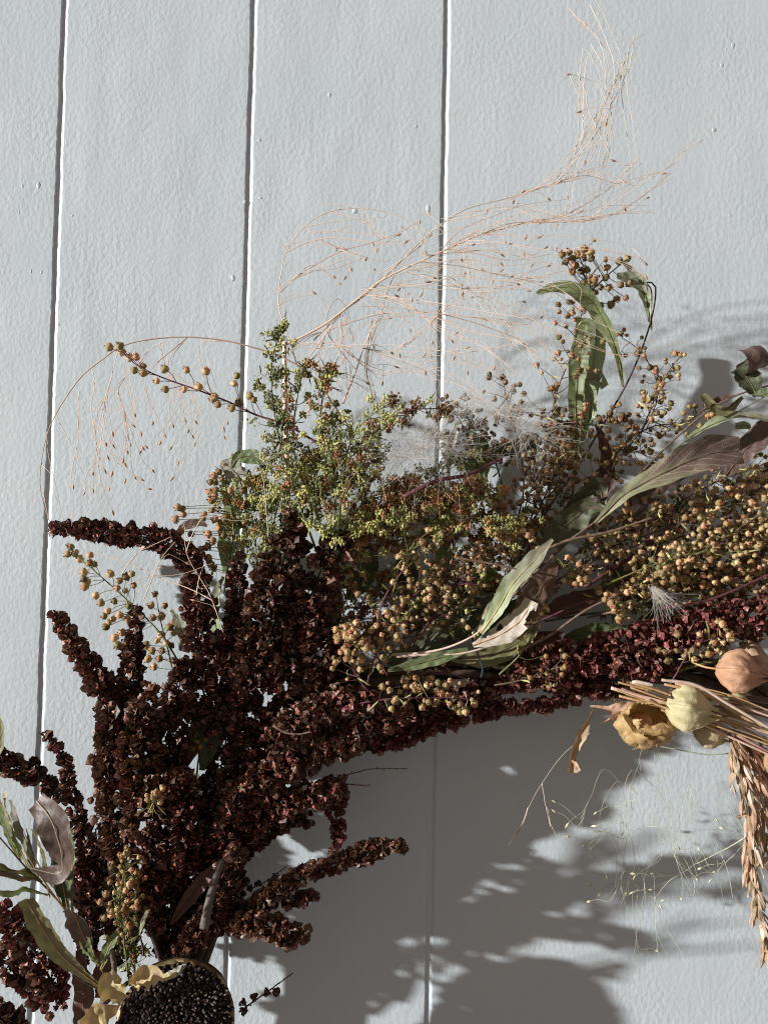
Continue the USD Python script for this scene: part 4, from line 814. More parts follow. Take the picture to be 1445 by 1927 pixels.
leaf(ts, 'leaf', [(1218, 560), (1200, 525), (1180, 500), (1165, 488)], [45, 46], [8, 16, 12, 3], 'leaf_grey', 20, .4, .2, .6, 15)
leaf(ts, 'leaf', [(1226, 620), (1222, 590), (1218, 565)], [44, 45], [3, 9, 6], 'leaf_brown', 20, .4, .1, .5, 16)
# upright green leaf: two blades
gl = Thing('upright_leaves', 'upright pair of broad green leaves behind the tallest berry sprig', 'leaves', W(1085, 860, 22))
leaf(gl, 'leaf', [(1085, 870), (1083, 800), (1085, 730), (1092, 660), (1100, 598)], [24, 28], [18, 22, 30, 38, 24], 'leaf_green', [25, 20, 15], .2, .18, .2, 17, 'stem_green', 2.2)
leaf(gl, 'leaf', [(1090, 840), (1104, 770), (1114, 700), (1122, 640), (1120, 600)], [22, 24], [14, 32, 42, 42, 28], 'leaf_bright', [35, 30, 20], .2, .2, .2, 18, 'stem_green', 2.2)
leaf(gl, 'leaf', [(1108, 800), (1112, 745), (1100, 722), (1120, 712), (1136, 730)], [24, 26], [12, 30, 34, 34, 24], 'leaf_bright', [10, 50, 20], .2, .2, .3, 19)
C, S = path3([(1085, 870), (1075, 940), (1060, 1000)], [24, 26], 12); v, f = tube(C, .0006, 6); gl.part('stem', v, f, 'stem_green', True)
lone_leaf('brown leaf hanging at the foot of the tall bent stem', [(1122, 800), (1132, 830), (1140, 870), (1136, 910), (1125, 935)], [30, 28], [6, 22, 34, 36, 16], 'leaf_brown', 20, .2, .1, .2, 20)
# blurred leaves behind the fluff
lone_leaf('grey green leaf behind the right fluff, in shade', [(880, 960), (895, 900), (905, 850), (900, 815)], [14, 20], [12, 40, 48, 18], 'leaf_green', 10, .15, .1, .1, 21)
lone_leaf('narrow leaf pointing right behind the right fluff', [(890, 880), (940, 850), (990, 838), (1020, 850)], [16, 20], [10, 30, 28, 8], 'leaf_dark', 10, .2, .1, .1, 22)
lone_leaf('small curled leaf under the right fluff', [(1020, 835), (1000, 820), (975, 838), (960, 860)], [24, 26], [8, 26, 28, 10], 'leaf_dark', 30, .2, .2, .5, 23)
lone_leaf('pale upright leaf edge in the third groove behind the fluff', [(842, 960), (842, 880), (858, 810), (868, 790)], [10, 14], [10, 20, 18, 8], 'leaf_grey', 30, .2, .1, .1, 24)
# sunlit leaves at the centre right
cl = Thing('sunlit_leaves', 'sunlit bunch of light green leaves with a torn pale one at the middle of the arch', 'leaves', W(745, 1235, 48))
leaf(cl, 'leaf', [(905, 1192), (935, 1150), (965, 1100), (1000, 1060), (1040, 1015)], [58, 62], [10, 28, 40, 34, 5], 'leaf_bright', [30, 40, 25], .42, .2, 0, 25, 'straw', 2.4, 'bright green leaf folded along its midrib')
leaf(cl, 'leaf', [(900, 1188), (925, 1150), (945, 1115)], [54, 56], [4, 26, 14], 'leaf_bright', 20, .25, .1, 0, 26, 'straw', 1.8)
leaf(cl, 'leaf', [(890, 1215), (930, 1200), (965, 1180), (985, 1160), (1000, 1130)], [58, 60], [8, 34, 46, 42, 26], 'leaf_pale', [30, 30], .1, .12, 0, 27, 'straw', 2.2, 'torn bleached leaf with a hole', drop=[(.42, -.55, .05, .30), (.8, .75, .12, .4), (.2, -.8, .06, .4)])
leaf(cl, 'leaf', [(968, 1185), (990, 1150), (1015, 1110), (1045, 1060)], [50, 52], [30, 56, 52, 14], 'leaf_brown', [-12, -5], .1, .1, 0, 28, 'stem_brown', 1.6, 'dark purple brown leaf underside')
leaf(cl, 'leaf', [(730, 1262), (790, 1248), (840, 1235), (880, 1222)], [54, 56], [6, 22, 24, 8], 'leaf_green', 10, .25, .08, 0, 29, 'stem_green', 1.8, 'long dull green leaf lying along the stalks')
leaf(cl, 'leaf', [(850, 1240), (920, 1235), (990, 1200), (1010, 1180)], [46, 48], [10, 40, 40, 10], 'leaf_olive', 10, .2, .1, 0, 30, 'stem_brown', 1.6)
leaf(cl, 'leaf', [(760, 1240), (820, 1190), (880, 1150), (930, 1120)], [36, 40], [10, 40, 46, 12], 'leaf_dark', 10, .2, .1, 0, 31, 'stem_brown', 1.6)
leaf(cl, 'leaf', [(840, 1140), (880, 1130), (930, 1135), (960, 1120)], [40, 40], [10, 40, 36, 8], 'leaf_dark', 10, .2, .15, 0, 32, 'stem_brown', 1.6)
for pts, d in [([(740, 1232), (800, 1228), (850, 1216), (900, 1190), (950, 1140)], [50, 60]), ([(745, 1236), (810, 1232), (870, 1230), (930, 1212), (970, 1190)], [52, 60])]:
    C, S = path3(pts, d, 30); v, f = tube(C, np.linspace(1.1, .6, 30) * 2.2 * .25e-3, 6); cl.part('leaf_stalk', v, f, 'chaff_pale', True)
# left side leaves
lone_leaf('dark green leaf at the top of the olive sprigs over the second groove', [(436, 880), (450, 862), (475, 860), (500, 872)], [34, 36], [6, 26, 30, 12], 'leaf_green', 10, .2, .2, .2, 33)
lone_leaf('grey pinkish leaf at the top left of the olive sprigs', [(455, 915), (448, 895), (430, 878), (415, 872)], [32, 30], [14, 38, 40, 10], 'leaf_grey', 10, .1, .1, .1, 34)
lone_leaf('upright green leaf in front of the second groove', [(455, 1080), (458, 1030), (464, 990), (468, 950), (462, 910)], [22, 24], [10, 18, 20, 20, 8], 'leaf_bright', 50, .2, .1, .1, 35)
lone_leaf('broad green leaf behind the orange tinted berries', [(425, 1080), (430, 1020), (440, 960), (455, 915)], [18, 20], [12, 42, 46, 16], 'leaf_green', 20, .15, .1, .1, 36)
lone_leaf('small green leaf left of the arching dock foot', [(340, 1225), (343, 1195), (335, 1165), (322, 1148)], [18, 22], [8, 18, 24, 6], 'leaf_bright', 20, .2, .1, .1, 37)
lone_leaf('narrow bright green leaf right of the arching dock foot', [(410, 1200), (405, 1160), (408, 1120), (420, 1085)], [28, 30], [16, 26, 22, 6], 'leaf_bright', 30, .2, .1, .1, 38)
lone_leaf('dusky leaf beside the orange tinted berries, behind the arching dock', [(330, 1010), (350, 990), (375, 985), (390, 990)], [14, 16], [6, 18, 18, 6], 'leaf_purple', 20, .2, .1, .1, 39)
lone_leaf('dark green leaf deep in the shaded left column', [(380, 1450), (395, 1400), (420, 1350), (445, 1305)], [32, 34], [10, 40, 46, 12], 'leaf_dark', [-10, 10], .2, .1, 0, 40, rib='stem_green')
lone_leaf('second dark green leaf in the shaded left column', [(350, 1440), (370, 1390), (385, 1340), (390, 1310)], [28, 30], [10, 36, 36, 10], 'leaf_dark', 10, .2, .1, 0, 41, rib='stem_green')
lone_leaf('long brown leaf in shade left of the grey broken stem', [(322, 1740), (350, 1700), (385, 1655), (412, 1622)], [42, 44], [6, 24, 28, 10], 'leaf_brown', 10, .25, .08, 0, 42)
# leafy branch at the lower left
lb = Thing('leafy_branch', 'leafy branch with a long olive leaf at the lower left', 'leafy branch', W(212, 1870, 50))
for pts, d, r, m in [([(212, 1868), (180, 1800), (140, 1735), (95, 1680), (55, 1640), (20, 1600), (-15, 1560)], [60, 106], 3.2, 'stem_brown'),
                     ([(140, 1735), (105, 1690), (70, 1640), (45, 1600)], [80, 104], 2.2, 'straw'), ([(200, 1868), (150, 1845), (120, 1815)], [60, 74], 2.4, 'stem_brown')]:
    C, S = path3(pts, d, 40); v, f = tube(C, np.linspace(1.2, .6, 40) * r * .25e-3 * .5, 7); lb.part('stem', v, f, m, True)
leaf(lb, 'leaf', [(202, 1866), (160, 1835), (118, 1800), (85, 1755), (62, 1715), (48, 1692)], [60, 82, 98, 104], [5, 24, 38, 42, 42, 26], 'leaf_olive', [12, 0, -10], .18, .06, .1, 43, 'straw', 2.0, 'long olive leaf with a pale edge')
for j, (pts, w, m, tl) in enumerate([
    ([(75, 1655), (40, 1650), (0, 1640), (-30, 1650)], [6, 22, 30, 20], 'leaf_purple', 20), ([(90, 1685), (50, 1672), (20, 1680), (-20, 1670)], [6, 22, 26, 14], 'leaf_green', 30),
    ([(60, 1640), (35, 1590), (15, 1550), (-10, 1500)], [6, 22, 26, 20], 'leaf_bright', 30), ([(75, 1660), (55, 1600), (35, 1550), (22, 1505)], [6, 20, 24, 12], 'leaf_grey', 25),
    ([(120, 1710), (95, 1650), (80, 1600), (60, 1560)], [5, 16, 18, 6], 'leaf_olive', 35), ([(130, 1720), (118, 1660), (112, 1610), (92, 1580)], [6, 30, 36, 10], 'leaf_dark', 10),
    ([(138, 1725), (135, 1660), (140, 1600), (132, 1560)], [6, 20, 24, 8], 'leaf_green', 40), ([(95, 1690), (80, 1640), (66, 1610), (50, 1560)], [4, 14, 18, 6], 'leaf_grey', 45),
    ([(170, 1790), (150, 1745), (140, 1720), (125, 1712)], [8, 36, 40, 14], 'leaf_purple', -10), ([(80, 1660), (50, 1640), (25, 1640), (-5, 1625)], [5, 24, 28, 20], 'leaf_olive', 10),
    ([(186, 1818), (172, 1790), (168, 1765)], [4, 16, 10], 'leaf_green', 20), ([(190, 1825), (205, 1785), (222, 1755)], [4, 24, 12], 'leaf_green', 20), ([(180, 1808), (160, 1790), (150, 1775)], [3, 12, 6], 'leaf_bright', 40),
    ([(40, 1620), (18, 1575), (8, 1540), (-5, 1480)], [6, 18, 24, 12], 'leaf_green', 30), ([(25, 1600), (22, 1550), (10, 1520), (12, 1490)], [5, 18, 20, 10], 'leaf_pale', 40)]):
    leaf(lb, 'leaf', pts, [84, 108 - (j % 4) * 7], w, m, tl, .25, .12, .25, 60 + j, 'straw', 1.3)
lone_leaf('purple curled leaf with a pale rim at the left, above the leafy branch', [(70, 1508), (95, 1540), (110, 1580), (118, 1615), (112, 1645), (60, 1636)], [106, 110, 108, 104, 100], [34, 66, 60, 50, 34, 6], 'leaf_purple', [0, 0, -12, -40, -60], .12, .12, .15, 44, rib='chaff_pale', ribr=1.6)
lone_leaf('dark brown leaf standing between the lower left dock and the twigs', [(150, 1940), (158, 1890), (160, 1840), (150, 1790)], [36, 38], [20, 44, 46, 18], 'leaf_brown', 20, .2, .15, .1, 45)
lone_leaf('second brown leaf behind the twigs left of the sunflower head', [(190, 1880), (200, 1830), (190, 1790)], [34, 34], [20, 50, 20], 'leaf_brown', 10, .2, .15, .1, 46)
lone_leaf('olive leaf edge at the left margin above the leafy branch', [(-22, 1450), (-2, 1410), (2, 1370), (-10, 1325)], [92, 92], [6, 26, 28, 8], 'leaf_olive', 30, .15, .05, .1, 47)
lone_leaf('small sunlit pale green blade above the sunflower head', [(262, 1760), (268, 1738), (277, 1715)], [60, 62], [2, 9, 5], 'leaf_bright', 10, .1, .05, 0, 48, rib=None)
lone_leaf('tiny bright green leaf at the foot of the berries above the sunflower head', [(222, 1828), (232, 1820), (238, 1812)], [58, 58], [3, 12, 4], 'leaf_bright', 10, .2, .05, 0, 49, rib=None)
# deep foliage that closes the gaps at the heart of the arch
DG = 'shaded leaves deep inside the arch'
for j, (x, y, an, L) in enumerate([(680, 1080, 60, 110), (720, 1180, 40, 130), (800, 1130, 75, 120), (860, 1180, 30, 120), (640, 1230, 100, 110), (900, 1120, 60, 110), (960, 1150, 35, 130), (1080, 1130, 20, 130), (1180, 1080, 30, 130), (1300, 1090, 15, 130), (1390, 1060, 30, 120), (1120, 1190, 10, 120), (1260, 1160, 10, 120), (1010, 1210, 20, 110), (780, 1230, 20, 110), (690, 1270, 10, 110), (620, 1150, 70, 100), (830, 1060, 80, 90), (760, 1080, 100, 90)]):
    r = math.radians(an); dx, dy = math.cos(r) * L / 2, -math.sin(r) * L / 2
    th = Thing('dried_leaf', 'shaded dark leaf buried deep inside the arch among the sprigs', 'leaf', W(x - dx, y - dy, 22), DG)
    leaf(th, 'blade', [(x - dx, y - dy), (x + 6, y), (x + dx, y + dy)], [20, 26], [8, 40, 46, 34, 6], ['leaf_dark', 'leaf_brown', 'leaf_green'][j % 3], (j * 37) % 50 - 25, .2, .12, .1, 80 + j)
# bare stalks running through the arch
for j, (pts, d, r, m, lab) in enumerate([
    ([(985, 1058), (1060, 1020), (1150, 1000), (1225, 975)], [56, 58], 2.6, 'stem_brown', 'straight pale brown stalk lying across the golden berries'),
    ([(560, 1330), (700, 1250), (800, 1190), (900, 1110)], [40, 46], 3.2, 'stem_brown', 'brown stalk slanting through the dark gap at the middle'),
    ([(975, 1225), (1035, 1195), (1100, 1150), (1160, 1120)], [54, 56], 2.2, 'stem_brown', 'thin forked brown stalk above the red brown dock'),
    ([(1245, 1145), (1300, 1137), (1360, 1120), (1460, 1075)], [56, 58], 2.2, 'stem_purple', 'bright purple stalk below the grey feather'),
    ([(1100, 1105), (1200, 1040), (1300, 975), (1450, 880)], [40, 46], 3.0, 'stem_purple', 'long purple stalk rising behind the golden berries'),
    ([(760, 935), (820, 905), (880, 893), (945, 862)], [58, 62], 3.4, 'stem_purple', 'knobbly dark pink stalk crossing in front of the wall gap'),
    ([(860, 1050), (930, 1062), (985, 1075), (1020, 1090)], [58, 60], 1.8, 'stem_brown', 'thin red brown stalk tip across the sunlit leaf'),
    ([(384, 1748), (390, 1715), (398, 1680), (408, 1645), (418, 1618)], [66, 62], 6.5, 'stem_grey', 'grey ribbed broken stem standing in the left column'),
    ([(185, 1900), (205, 1870), (215, 1830), (210, 1790)], [48, 48], 5.0, 'stem_grey', 'grey brown woody twig left of the sunflower head'),
    ([(320, 1850), (300, 1800), (285, 1760), (270, 1740)], [50, 48], 4.2, 'stem_dark', 'dark stalk rising behind the sunflower head'),
    ([(150, 1927), (190, 1895), (240, 1850)], [46, 46], 4.5, 'stem_grey', 'short grey twig beside the cream petals')]):
    C, S = path3(pts, d, 40); th = Thing('bare_stalk', lab, 'stalk', C[0]); rng = np.random.default_rng(700 + j)
    v, f = tube(C, np.linspace(1.15, .75, 40) * r * .25e-3 * (1 + .03 * rng.normal(size=40)), 9); th.part('stem', v, f, m, True)
    a = Acc()
    for i in range(4, 38, 7):
        v, f = ICO1; a.add(v * r * .25e-3 * .62 * np.array([1, 1, .8]) + C[i] + rng.normal(size=3) * r * .00006, f)
    v, f = a.get(); th.part('knots', v, f, m, True, kind='stuff')

# ------------------------------------------------------------------ hair-thin grass panicles with their spikelets
def spikelet(c, ax, L, w, rng):
    k = 6; t = np.array([0, .25, .5, .78, 1.0]); r = np.array([.25, .85, 1.0, .55, .05]) * w
    M = basis(ax, rng); a = np.arange(k) / k * 6.2832
    V = np.concatenate([c + ((t_ - .3) * L) * M[2] + r_ * (np.cos(a)[:, None] * M[0] + .75 * np.sin(a)[:, None] * M[1]) for t_, r_ in zip(t, r)])
    i, j = np.meshgrid(np.arange(4), np.arange(k), indexing='ij'); jn = (j + 1) % k
    return V, np.stack([i * k + j, i * k + jn, (i + 1) * k + jn, (i + 1) * k + j], -1).reshape(-1, 4)

class Panicle:
    def __init__(s, label, base, seed, group=None, mat='grass_orange', smat='spikelet'):
        s.th = Thing('grass_panicle', label, 'dry grass', base, group); s.rng = np.random.default_rng(seed); s.curves = []; s.mat = mat; s.smat = smat
    def line(s, pts, d, r=1.0, name='branch', mat=None, taper=.5, n=40):
        C, S = path3(pts, d, n); C[1:] += np.cumsum(s.rng.normal(size=(n - 1, 3)), 0) * .000025
        v, f = tube(C, np.linspace(1, taper, n) * r * .25e-3 * .55, 5); s.th.part(name, v, f, mat or s.mat, True)
        s.curves.append((C, S)); return C, S
    def seed(s, px, py, d=None, L=10, w=2.0, ang=None, hang=False, reach=(30, 110), mat=None):
        """A spikelet and the hair that ties it to the nearest suitable branch."""
        best = None
        for C, S in s.curves:
            dx = px - S[:, 0]; dy = py - S[:, 1]; dist = np.hypot(dx, dy)
            pref = np.abs(dist - s.rng.uniform(*reach))
            if hang: pref = pref + np.where(dy > 6, 0, 300) + np.abs(dx) * .8
            else: pref = pref + np.where(dx * np.gradient(S[:, 0]) + dy * np.gradient(S[:, 1]) > 0, 0, 60)
            i = int(np.argmin(pref))
            if best is None or pref[i] < best[0]: best = (pref[i], C, S, i)
        _, C, S, i = best
        dd = S[i, 2] + s.rng.uniform(-4, 4) if d is None else d
        c = W(px, py, dd); a = C[i]; tdir = C[min(i + 2, len(C) - 1)] - C[max(i - 2, 0)]; tdir /= np.linalg.norm(tdir)
        Lh = np.linalg.norm(c - a)
        m1 = a + (tdir * .30 + (c - a) / max(Lh, 1e-6) * .12) * Lh + s.rng.normal(size=3) * Lh * .03
        m2 = a * .35 + c * .65 + (np.array([0, 0, -.10]) if hang else np.array([0, 0, .04])) * Lh + tdir * .1 * Lh
        q = spline(np.array([a, m1, m2, c]), 14)
        v, f = tube(q, np.linspace(.8, .55, 14) * .25e-3 * .54, 4); s.th.part('branchlet', v, f, mat or ('grass_pale' if s.mat != 'grass_green' and s.rng.random() < .4 else s.mat), True)
        ax = q[-1] - q[-4]
        v, f = spikelet(c, ax / np.linalg.norm(ax) + s.rng.normal(size=3) * .15, L * .25e-3 * s.rng.uniform(.8, 1.2), w * .25e-3 * s.rng.uniform(.85, 1.15), s.rng)
        s.th.part('spikelet', v, f, s.smat, True)

# the left arching panicle with its hanging curtain
g = Panicle('arching grass stem at the upper left with a hanging curtain of tiny spikelets', W(560, 690, 46), 21, mat='grass_orange')
g.line([(640, 780), (590, 710), (530, 672), (478, 654), (420, 640), (350, 634), (285, 638), (230, 651), (190, 678), (150, 712), (110, 770), (88, 820), (78, 870), (76, 910), (84, 950), (97, 985)], [44, 40, 34], 3.0, 'stem', 'grass_brown', .35, 80)
g.line([(352, 635), (330, 655), (295, 683)], [37, 38], 2.0, mat='grass_brown')
for p in [[(315, 640), (280, 660), (255, 690), (225, 720), (200, 745), (182, 775)], [(222, 658), (210, 710), (198, 750), (192, 810), (187, 860), (190, 930), (205, 1005)],
          [(172, 690), (179, 725), (172, 765), (178, 810), (183, 850), (186, 880)], [(150, 712), (147, 760), (145, 806)], [(103, 777), (120, 812), (145, 860), (175, 905), (200, 920)],
          [(88, 812), (92, 860), (102, 900), (115, 960), (128, 1010)], [(78, 872), (95, 890)], [(222, 735), (235, 780), (225, 800)], [(300, 640), (312, 690), (340, 710), (360, 740)],
          [(145, 840), (135, 890), (132, 950), (136, 990)], [(178, 800), (190, 870), (230, 930)], [(190, 860), (160, 900), (165, 960)], [(82, 930), (90, 980)]]:
    g.line(p, [36, 38], 1.1, mat='grass_pale')
for (x, y) in [(254, 780), (250, 800), (265, 815), (212, 815), (245, 835), (275, 840), (265, 850), (288, 795), (302, 832), (325, 800), (322, 842), (348, 790), (355, 810), (368, 793), (362, 820), (367, 835), (336, 870), (325, 900), (287, 885), (254, 898), (266, 902), (280, 920), (235, 873), (232, 865), (203, 860), (197, 885), (211, 890), (236, 903), (138, 915), (159, 928), (175, 922), (205, 919), (212, 963), (175, 890), (421, 806), (428, 795), (422, 822), (200, 835), (213, 838), (268, 842), (310, 818), (240, 850)]:
    g.seed(x, y, hang=True, reach=(60, 170), L=10, w=2.2)

# the big panicle sweeping to the upper right
gb = Panicle('big orange tan grass panicle sweeping from the green sprigs to the upper right', W(543, 990, 44), 22)
gb.line([(545, 1000), (541, 900), (538, 800), (536, 720), (535, 644)], [40, 40], 9.0, 'stem', 'grass_orange', .75)
gb.line([(536, 648), (575, 630), (620, 604), (680, 556), (720, 525), (770, 500), (835, 470), (905, 440), (990, 418), (1060, 404), (1130, 365), (1170, 330), (1200, 298)], [40, 62], 3.6, 'stem', taper=.25, n=80)
gb.line([(590, 640), (640, 590), (690, 553), (740, 505), (790, 455), (835, 418), (880, 392), (950, 374), (1010, 355), (1050, 338), (1085, 300), (1110, 252), (1130, 205), (1160, 140), (1184, 84), (1215, 60)], [40, 66], 2.4, mat='grass_pale', taper=.3, n=80)
gb.line([(560, 700), (605, 640), (645, 585), (680, 553)], [42, 44], 2.2)
gb.line([(645, 760), (671, 694), (690, 640), (715, 592), (732, 540), (748, 510)], [44, 46], 2.6)
gb.line([(668, 694), (640, 660), (617, 625), (619, 585), (634, 562), (648, 572), (660, 600)], [42, 40], 1.5, mat='grass_brown')
gb.line([(560, 690), (545, 640), (527, 585), (525, 550), (530, 512), (540, 472), (575, 425), (620, 398), (680, 392), (740, 402), (790, 425), (812, 446)], [38, 42], 1.9, mat='grass_pale', taper=.5, n=70)
P2 = [[(575, 426), (620, 418), (670, 412), (722, 407)], [(540, 474), (580, 455), (625, 447), (690, 453), (745, 460)], [(527, 550), (560, 520), (610, 488), (650, 470), (700, 456), (745, 440), (790, 415)],
      [(530, 568), (555, 552), (592, 552)], [(545, 528), (590, 510), (630, 505), (680, 485)], [(625, 400), (680, 412), (720, 440), (760, 460)], [(600, 450), (650, 470), (710, 490)],
      [(545, 660), (575, 635), (620, 620), (700, 592), (760, 588), (840, 590), (920, 602)], [(560, 646), (610, 645), (680, 655), (760, 662), (850, 658), (930, 652), (975, 645)],
      [(745, 662), (800, 615), (850, 575), (900, 552), (960, 535), (1010, 525)], [(690, 555), (750, 560), (830, 570), (910, 585), (990, 598)], [(735, 535), (800, 522), (880, 520), (950, 528), (1020, 520), (1060, 508)],
      [(790, 492), (860, 500), (930, 515), (1000, 530), (1060, 560), (1110, 605), (1150, 640)], [(835, 468), (900, 470), (970, 480), (1040, 500), (1070, 515)], [(880, 452), (950, 455), (1010, 466), (1050, 468)],
      [(700, 545), (760, 570), (840, 620), (900, 645), (960, 690)], [(760, 505), (840, 520), (900, 560), (960, 620), (1030, 690)], [(830, 470), (870, 430), (930, 405), (980, 385), (1070, 372)],
      [(905, 440), (960, 420), (1020, 418), (1100, 415), (1160, 400), (1220, 360), (1260, 325)], [(1010, 416), (1080, 413), (1150, 403), (1230, 396)], [(835, 415), (900, 405), (960, 393), (1030, 415), (1100, 418), (1150, 412)],
      [(1100, 415), (1160, 380), (1210, 345), (1262, 310), (1322, 263)], [(1040, 345), (1100, 330), (1155, 345), (1173, 341)], [(960, 374), (1020, 350), (1090, 335), (1140, 310)],
      [(700, 600), (690, 680), (700, 740), (720, 780)], [(640, 600), (650, 680), (655, 740)], [(720, 590), (700, 640), (690, 700), (700, 740)], [(640, 590), (640, 650), (630, 700), (650, 760)],
      [(690, 655), (780, 690), (860, 720), (900, 740)], [(560, 680), (640, 700), (720, 730)], [(620, 640), (700, 690), (770, 700), (830, 690)], [(870, 470), (900, 545), (1000, 600), (1080, 640), (1180, 670), (1285, 642)],
      [(720, 520), (780, 470), (830, 440), (900, 420), (960, 430)], [(680, 552), (760, 540), (840, 545), (920, 540), (1000, 545), (1080, 530)], [(800, 480), (880, 475), (960, 490), (1040, 478)],
      [(700, 560), (760, 600), (800, 640), (820, 700)], [(900, 600), (980, 620), (1020, 650), (1060, 700)], [(850, 660), (920, 690), (980, 700)], [(620, 605), (600, 680), (610, 740)],
      [(830, 590), (900, 610), (980, 640), (1035, 660)], [(1060, 470), (1120, 470), (1180, 480), (1215, 495)], [(1140, 480), (1190, 500), (1215, 520)]]
for p in P2: gb.line(p, [min(66, 40 + max(0, x - 560) * .045) for x, y in p], gb.rng.uniform(.95, 1.5), mat=['grass_orange', 'grass_pale', 'grass_brown'][gb.rng.integers(3)])
for p in P2 + P2[7:]:
    jx, jy = gb.rng.normal(size=2) * 9
    gb.line([(x + jx + gb.rng.normal() * 6, y + jy + gb.rng.normal() * 6) for x, y in p], [min(66, 40 + max(0, x - 560) * .045) for x, y in p], gb.rng.uniform(.8, 1.2), mat=['grass_orange', 'grass_pale', 'grass_pale'][gb.rng.integers(3)])
TOP = [[(1070, 14), (1085, 30), (1103, 47), (1125, 72), (1136, 105), (1140, 150), (1138, 200), (1115, 250), (1095, 310)], [(1122, 0), (1140, 35), (1155, 70), (1168, 110), (1166, 160), (1150, 235), (1135, 300)],
       [(1193, 66), (1188, 110), (1180, 150), (1186, 200), (1194, 250), (1200, 297)], [(1072, 140), (1088, 180), (1092, 210), (1112, 255), (1137, 305)], [(1097, 92), (1090, 150), (1087, 250), (1072, 330), (1066, 390)],
       [(1112, 82), (1130, 115), (1138, 145), (1140, 175)], [(1200, 298), (1160, 335), (1110, 365), (1050, 400), (1000, 417)], [(1121, 205), (1120, 240), (1105, 290), (1080, 320)], [(1150, 210), (1150, 260), (1140, 310), (1120, 365)],
       [(1165, 140), (1140, 180), (1115, 230), (1085, 270), (1050, 310), (1020, 348)], [(1185, 95), (1160, 150), (1140, 190), (1110, 270)]]
TOP += [[(x + dx, y + dy) for x, y in p] for p, dx, dy in zip(TOP, [9, -12, -10, 14, 8, -9, 6, 10, -8, 10, -11], [12, 8, 20, -6, 14, 10, 8, 0, 10, 14, 20])]
TOP += [[(1000, 360), (1060, 310), (1098, 250), (1120, 190), (1128, 150)], [(1040, 345), (1085, 285), (1115, 225), (1150, 170), (1180, 110)], [(980, 370), (1040, 335), (1080, 300), (1100, 240), (1095, 190)]]
for p in TOP: gb.line(p, [64, 66], gb.rng.uniform(.9, 1.4), mat='grass_pale')
for (x, y) in [(633, 470), (645, 466), (702, 458), (710, 469), (689, 486), (660, 505), (704, 508), (627, 520), (650, 521), (638, 533), (593, 552), (758, 428), (748, 442), (763, 455), (790, 418), (808, 403), (808, 445), (800, 474), (827, 508), (816, 522), (808, 530), (794, 552), (775, 565), (768, 552), (749, 546), (746, 556), (768, 583), (731, 599), (772, 620), (704, 653), (736, 663), (753, 671), (798, 670), (814, 643), (858, 628), (868, 487), (874, 512), (850, 525), (853, 537), (868, 535), (870, 554), (855, 672), (878, 655),
               (1100, 44), (1071, 139), (1092, 209), (1139, 232), (1168, 142), (1101, 305), (1155, 302), (1173, 341), (1248, 326), (1218, 372), (1175, 390), (1068, 372), (1032, 373), (986, 359), (965, 381), (916, 399), (1073, 399), (1091, 399), (1016, 419), (917, 440), (990, 444), (1014, 446), (950, 454), (1027, 466), (1047, 467), (868, 487), (944, 479), (942, 495), (985, 479), (927, 528), (943, 510), (1032, 500), (974, 534), (868, 554), (1215, 495), (1215, 519), (984, 567), (1017, 597), (910, 600), (960, 640), (1000, 660), (930, 690), (880, 700), (1010, 690), (850, 640), (800, 700), (745, 690), (720, 720), (690, 720), (1000, 500), (1018, 530), (963, 520), (905, 505), (890, 460), (992, 545), (1040, 545), (1092, 580)]:
    gb.seed(x, y, reach=(18, 80))
# thin hairs over the arching dock and by the second groove
gh = Panicle('few fine dry grass hairs lying over the arching dock spike', W(420, 1180, 52), 23, mat='grass_pale')
for p in [[(420, 1190), (395, 1120), (360, 1060), (350, 1030), (348, 990)], [(400, 1130), (360, 1110), (310, 1090), (240, 1060), (180, 1040)], [(350, 1040), (365, 1000), (390, 970), (440, 980), (480, 975)], [(230, 1080), (260, 1040), (320, 1010)],
          [(505, 1010), (502, 960), (498, 910), (488, 875), (484, 868)], [(370, 1120), (375, 1090), (385, 1060)], [(270, 1130), (300, 1060), (330, 1020)], [(240, 1100), (280, 1085), (340, 1080), (400, 1060)]]:
    gh.line(p, [56, 52], gh.rng.uniform(1.0, 1.8))
for (x, y) in [(366, 1130), (352, 1060), (300, 1070)]: gh.seed(x, y, reach=(20, 60))

